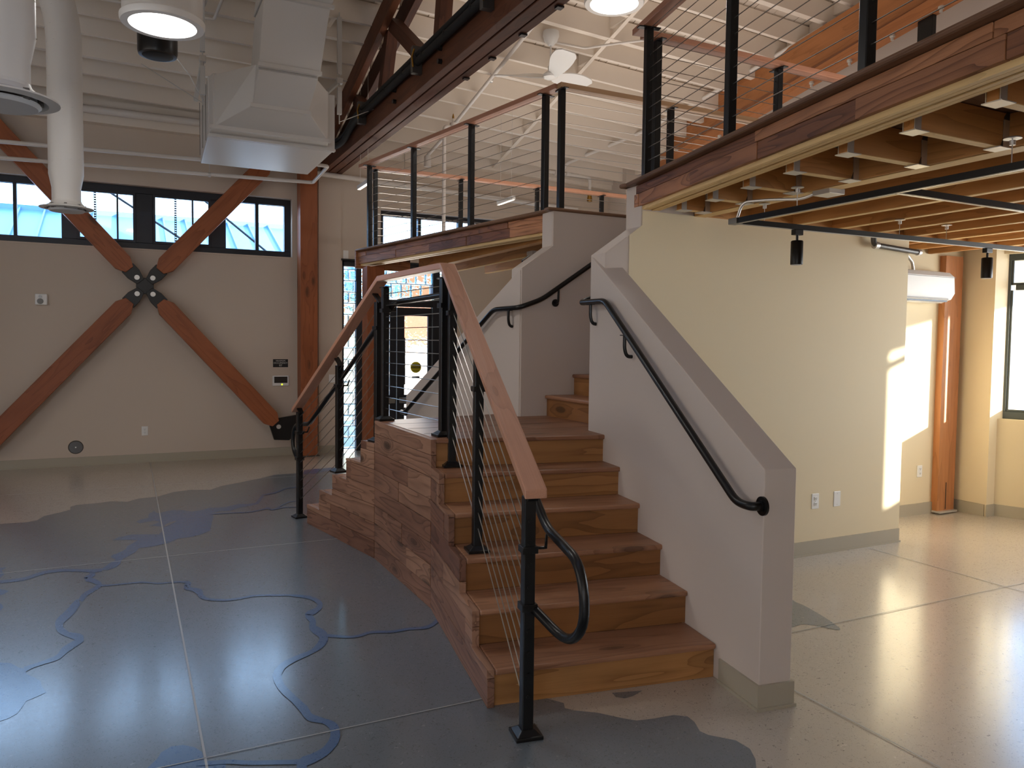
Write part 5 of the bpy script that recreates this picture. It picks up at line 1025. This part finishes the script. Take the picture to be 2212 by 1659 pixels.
# ================================================================ PIPES
def pipe(name, label, runs, r, cat='pipe', m='pipe', group=None, hang=()):
    t = thing(name, label, cat, runs[0][0], group)
    for P in runs:
        g = G(); g.tube(fillet(P, r*2.2, 5), r, 14); g.build('pipe_run', m, t)
    for (x, y, z) in hang:
        g = G(); g.tube([(x, y, z+r), (x, y, min(rz(y), z+1.2))], .005, 6); g.build('hanger_rod', 'galv', t)
        g = G(); g.lathe([(r+.006, -.015), (r+.006, .015)], (x, y, z), (1, 0, 0), 14); g.build('clamp_ring', 'galv', t)
    return t
pipe('conduit_pipe', 'thin white pipe above the high window, turning forward at the timber post', [[(-4.5, 10.4, 3.50), (2.19, 10.4, 3.655), (2.19, 9.55, 3.70), (1.5, 9.55, 3.72)]], .022, hang=((.93, 10.4, 3.62),))
pipe('conduit_pipe', 'white pipe just above the lower one, running behind the big duct', [[(-4.5, 10.45, 3.70), (2.0, 10.45, 3.83)]], .024)
pipe('conduit_pipe', 'large white pipe under the ceiling at the top of the far wall', [[(-4.8, 10.86, 4.33), (2.3, 10.86, 4.36)]], .047, hang=((-.6, 10.86, 4.33), (1.2, 10.86, 4.35)))
pipe('conduit_pipe', 'pair of thin white conduits across the ceiling joists at the upper left', [[(-4.8, 8.6, 4.92), (.72, 8.6, 4.93), (.80, 8.1, 5.05), (.80, 6.5, 5.45)], [(-4.8, 8.75, 4.88), (.84, 8.75, 4.89), (.90, 8.2, 5.0), (.90, 6.5, 5.45)]], .016)
pipe('wall_pipe', 'long white horizontal pipe on the far wall above the mezzanine windows', [[(2.35, 10.9, 3.885), (6.5, 10.9, 3.75)]], .035, hang=((3.6, 10.9, 3.84),))
vp_ = pipe('standpipe', 'slim white vertical pipe with an elbow and valve by the far end of the mezzanine', [[(3.62, 9.38, 0.02), (3.62, 9.38, 4.33), (3.75, 9.38, 4.33)]], .024)
g = G(); g.cyl((3.74, 9.38, 4.28), (3.74, 9.38, 4.38), .045, 16); g.tube([(3.74, 9.38, 4.38), (3.74, 9.38, 4.44)], .008, 8); g.build('valve', 'pipe', vp_)
g = G(); g.lathe([(.012, 0), (.014, .02), (.004, .06)], (3.74, 9.38, 4.44), (0, 0, 1), 10); g.build('valve_stem', 'brass', vp_)
dp = pipe('sprinkler_main', 'white sloping pipe that follows the roof from the standpipe toward the truss', [[(3.84, 10.6, 4.24), (3.92, 10.2, 4.40), (4.05, 7.2, 5.24)]], .024, hang=((4.0, 8.8, 4.79),))
g = G(); g.lathe([(.05, -.02), (.05, .12), (.035, .14)], (3.84, 10.6, 4.10), (0, 0, 1), 16); g.build('pipe_fitting', 'pipe', dp)
sm = pipe('sprinkler_main', 'white sloping pipe ending in an elbow with a brass valve, high on the far right', [[(6.10, 10.72, 4.25), (6.10, 10.55, 4.38), (6.72, 9.4, 4.68), (7.1, 8.15, 5.02), (7.3, 6.2, 5.38)], [(5.85, 10.72, 4.26), (6.62, 10.72, 4.24), (6.62, 10.72, 4.02)]], .026)
for x in (6.0, 6.2): 
    g = G(); g.lathe([(.055, -.03), (.055, .03)], (x, 10.72, 4.26), (1, 0, 0), 16); g.build('pipe_fitting', 'pipe', sm)
g = G(); g.lathe([(.04, 0), (.045, .03), (.035, .09), (.045, .12), (.03, .14)], (6.62, 10.72, 3.86), (0, 0, 1), 14); g.build('ball_valve', 'brass', sm)
g = G(); bx(6.74, 6.92, 10.70, 10.73, 3.965, 3.995, g); bx(6.62, 6.74, 10.71, 10.72, 3.975, 3.985, g); g.build('valve_handle', 'red', sm)
bp = pipe('bent_conduit', 'short bent white conduit from the fan canopy to a joist', [[(4.45, 8.0, 5.06), (4.75, 7.85, 5.0), (5.0, 7.55, 5.0), (5.25, 7.4, 5.03)]], .014)
# pendant linear lights
for k, (x, y, z, lab) in enumerate(((2.62, 9.75, 3.52, 'left'), (4.60, 9.85, 3.52, 'right'))):
    t = thing('linear_pendant', 'slim white pendant light bar hanging at the '+('left corner post of the far railing' if k == 0 else 'middle of the far mezzanine wall'), 'pendant light', (x, y, z), 'linear pendant lights')
    g = G(); g.beam((x, y, z), (x, y-.5, z), .045, .05); g.build('housing', 'white', t, bevel=.004)
    g = G(); g.beam((x, y-.01, z-.027), (x, y-.49, z-.027), .035, .004); g.build('light_strip', 'led', t)
    for yy in (y-.08, y-.42):
        g = G(); g.tube([(x, yy, z), (x, yy, rz(yy, x)+.06)], .003, 5); g.build('suspension_wire', 'pipe', t)

# ================================================================ UPPER RIGHT BRACED FRAME
fr = thing('braced_frame', 'orange glulam beam and braced frame along the upper right wall', 'beam', (7.05, 7.3, 4.4))
def fm(a, b, wd, ht, name, m='gl'): g = G(); g.beam(a, b, wd, ht); return g.build(name, m, fr, bevel=.004)
fm((7.42, 9.9, 4.70), (7.05, 4.2, 5.32), .12, .40, 'upper_beam')
fm((7.25, 9.7, 4.28), (6.95, 4.1, 5.02), .14, .12, 'lower_beam', 'gl')
fm((7.1, 9.45, 2.68), (7.1, 9.45, 4.55), .16, .18, 'frame_post'); fm((7.02, 4.86, 2.68), (7.02, 4.86, 5.25), .20, .20, 'frame_post')
for (y, z, s_) in ((9.25, 4.0, -1), (5.25, 4.65, 1)):
    g = G(); g.prism([(0, .20), (.16, .20), (.16, -.10), (-.02, -.32), (-.12, -.30), (-.14, -.2), (0, -.05)], (7.0, y, z), V3((0, -s_*1.0, 0)), Z, X, .06); g.build('knee_connector', 'black', fr, bevel=.004)
    g = G(); g.cyl((6.995, y+.03*s_, z-.18), (6.97, y+.03*s_, z-.18), .03, 14); g.build('bolt', 'galv', fr)
    fm((7.03, y+s_*.05, z-.22), (7.03, y+s_*1.5, z-1.75), .12, .2, 'brace')
for k in range(10):
    t_ = .06+k*.098; p = V3((7.25, 9.7, 4.28)).lerp(V3((6.95, 4.1, 5.02)), t_)-Z*.07-X*.04
    g = G(); g.lathe([(.028, .015), (.028, -.012), (.016, -.012), (.016, -.045)][::-1], p, (0, 0, 1), 14); g.build('bolt', 'galv', fr)
g = G(); bx(7.3, 7.6, 7.3, 7.55, 2.7, 3.95, g); struct('trim_1', g, 'wallw')

# ================================================================ TRACK LIGHTS AND SERVICES BELOW THE MEZZANINE
tk = thing('track_rail', 'black lighting track hung under the near mezzanine joists in a square loop', 'lighting track', (3.3, 3.66, 2.35))
def trk(a, b, name='track_bar'):
    g = G(); g.beam(a, b, .034, .032); g.build(name, 'black', tk); g = G(); g.beam(V3(a)-Z*.0165, V3(b)-Z*.0165, .012, .0015); g.build('track_slot', 'galv', tk)
zt_ = 2.35
trk((3.30, 3.66, zt_), (3.27, .4, zt_)); trk((3.30, 3.66, zt_), (7.1, 3.56, zt_)); trk((3.285, 2.55, zt_), (6.9, 2.55, zt_))
g = G(); bx(3.275, 3.33, 3.63, 3.70, zt_-.018, zt_+.018, g); g.build('feed_box', 'grey_p', tk, bevel=.003)
g = G(); g.tube(fillet([(3.31, 3.66, zt_+.02), (3.31, 3.62, 2.46), (3.38, 3.45, 2.455), (3.46, 3.30, 2.44), (3.50, 3.22, 2.47)], .08, 6), .009, 8); g.build('flex_conduit', 'galv', tk)
g = G(); bx(3.46, 3.58, 3.10, 3.22, 2.445, 2.476, g); g.build('junction_box', 'galv', tk, bevel=.003)
for (x, y) in ((3.292, 3.17), (3.50, 3.63), (3.28, 2.0), (4.72, 3.62), (5.2, 3.61)):
    g = G(); g.tube([(x, y, zt_+.016), (x, y, 2.472)], .0022, 5); g.lathe([(.012, 0), (.012, .02)], (x, y, 2.44), (0, 0, 1), 12); g.lathe([(.035, 0), (.03, .006)], (x, y, 2.466), (0, 0, 1), 20); g.build('suspension', 'galv', tk)
def spot(x, y, label, gr='spotlights on the black track'):
    t = thing('track_spotlight', label, 'spotlight', (x, y, 2.1), gr)
    g = G(); bx(x-.035, x+.035, y-.018, y+.018, zt_-.05, zt_-.016, g); g.build('adapter', 'black', t, bevel=.003)
    g = G(); g.tube([(x, y, zt_-.05), (x, y, zt_-.085)], .008, 8); g.build('stem', 'black', t)
    g = G(); g.lathe([(.001, 0), (.036, 0), (.038, .002), (.038, .145), (.034, .15), (.001, .15)], (x, y, zt_-.235), (0, 0, 1), 32); g.build('can', 'black', t)
    g = G(); g.cyl((x, y, zt_-.236), (x, y, zt_-.2375), .03, 24); g.build('lens', 'lens', t)
spot(3.795, 3.645, 'black cylinder spotlight on the track above the cream stair wall'); spot(5.66, 3.60, 'black cylinder spotlight on the track beside the right window')
cp2 = pipe('wall_conduit', 'dark steel conduit elbow at the top corner of the cream stair wall', [[(5.17, 4.19, 2.48), (5.17, 4.19, 2.39), (5.72, 4.20, 2.365)]], .021, 'conduit', 'darkgalv')
g = G(); g.lathe([(.028, -.02), (.028, .02)], (5.2, 4.192, 2.388), (1, 0, 0), 14); g.lathe([(.027, -.015), (.027, .015)], (5.71, 4.20, 2.366), (1, 0, 0), 14); g.build('coupling', 'galv', cp2)
fl2 = pipe('flex_conduit', 'curved flexible metal conduit dropping to the white air conditioner', [[(5.75, 4.6, 2.40), (6.25, 4.72, 2.44), (6.42, 4.78, 2.38), (6.47, 4.80, 2.29)]], .014, 'conduit', 'galv')
ac = thing('air_conditioner', 'white wall mounted air conditioner head on the sunlit right recess wall', 'air conditioner', (6.4, 4.76, 2.1))
g = G(); g.prism([(4.86, 2.02), (4.86, 2.30), (4.80, 2.315), (4.70, 2.295), (4.655, 2.255), (4.645, 2.10), (4.68, 2.045), (4.76, 2.02)], (5.95, 0, 0), Y, Z, X, .90); g.build('casing', 'white', ac, bevel=.008)
g = G(); bx(6.0, 6.80, 4.672, 4.70, 2.055, 2.058, g); g.prism([(4.665, 2.055), (4.675, 2.043), (4.735, 2.018), (4.73, 2.012), (4.66, 2.043)], (6.0, 0, 0), Y, Z, X, .78); g.build('louver', 'lens', ac)
g = G(); bx(6.03, 6.78, 4.675, 4.73, 2.022, 2.046, g); g.build('outlet_slot', 'screen', ac)
g = G(); bx(5.95, 6.85, 4.6435, 4.646, 2.243, 2.247, g); g.build('panel_line', 'grey_p', ac)
t2_ = thing('track_rail', 'thin black lighting track under the far mezzanine, seen above the landing', 'lighting track', (3.9, 6.8, 2.35))
for a, b in (((3.55, 7.0, 2.35), (6.5, 7.0, 2.35)), ((3.55, 7.0, 2.35), (3.75, 5.75, 2.35))):
    g = G(); g.beam(a, b, .034, .03); g.build('track_bar', 'black', t2_)
g = G(); g.tube(fillet([(3.55, 7.0, 2.36), (3.53, 6.98, 2.42), (3.5, 6.7, 2.46)], .05), .008, 8); g.build('flex_conduit', 'black', t2_)
g = G(); bx(3.45, 3.57, 6.6, 6.72, 2.44, 2.476, g); g.build('junction_box', 'galv', t2_)
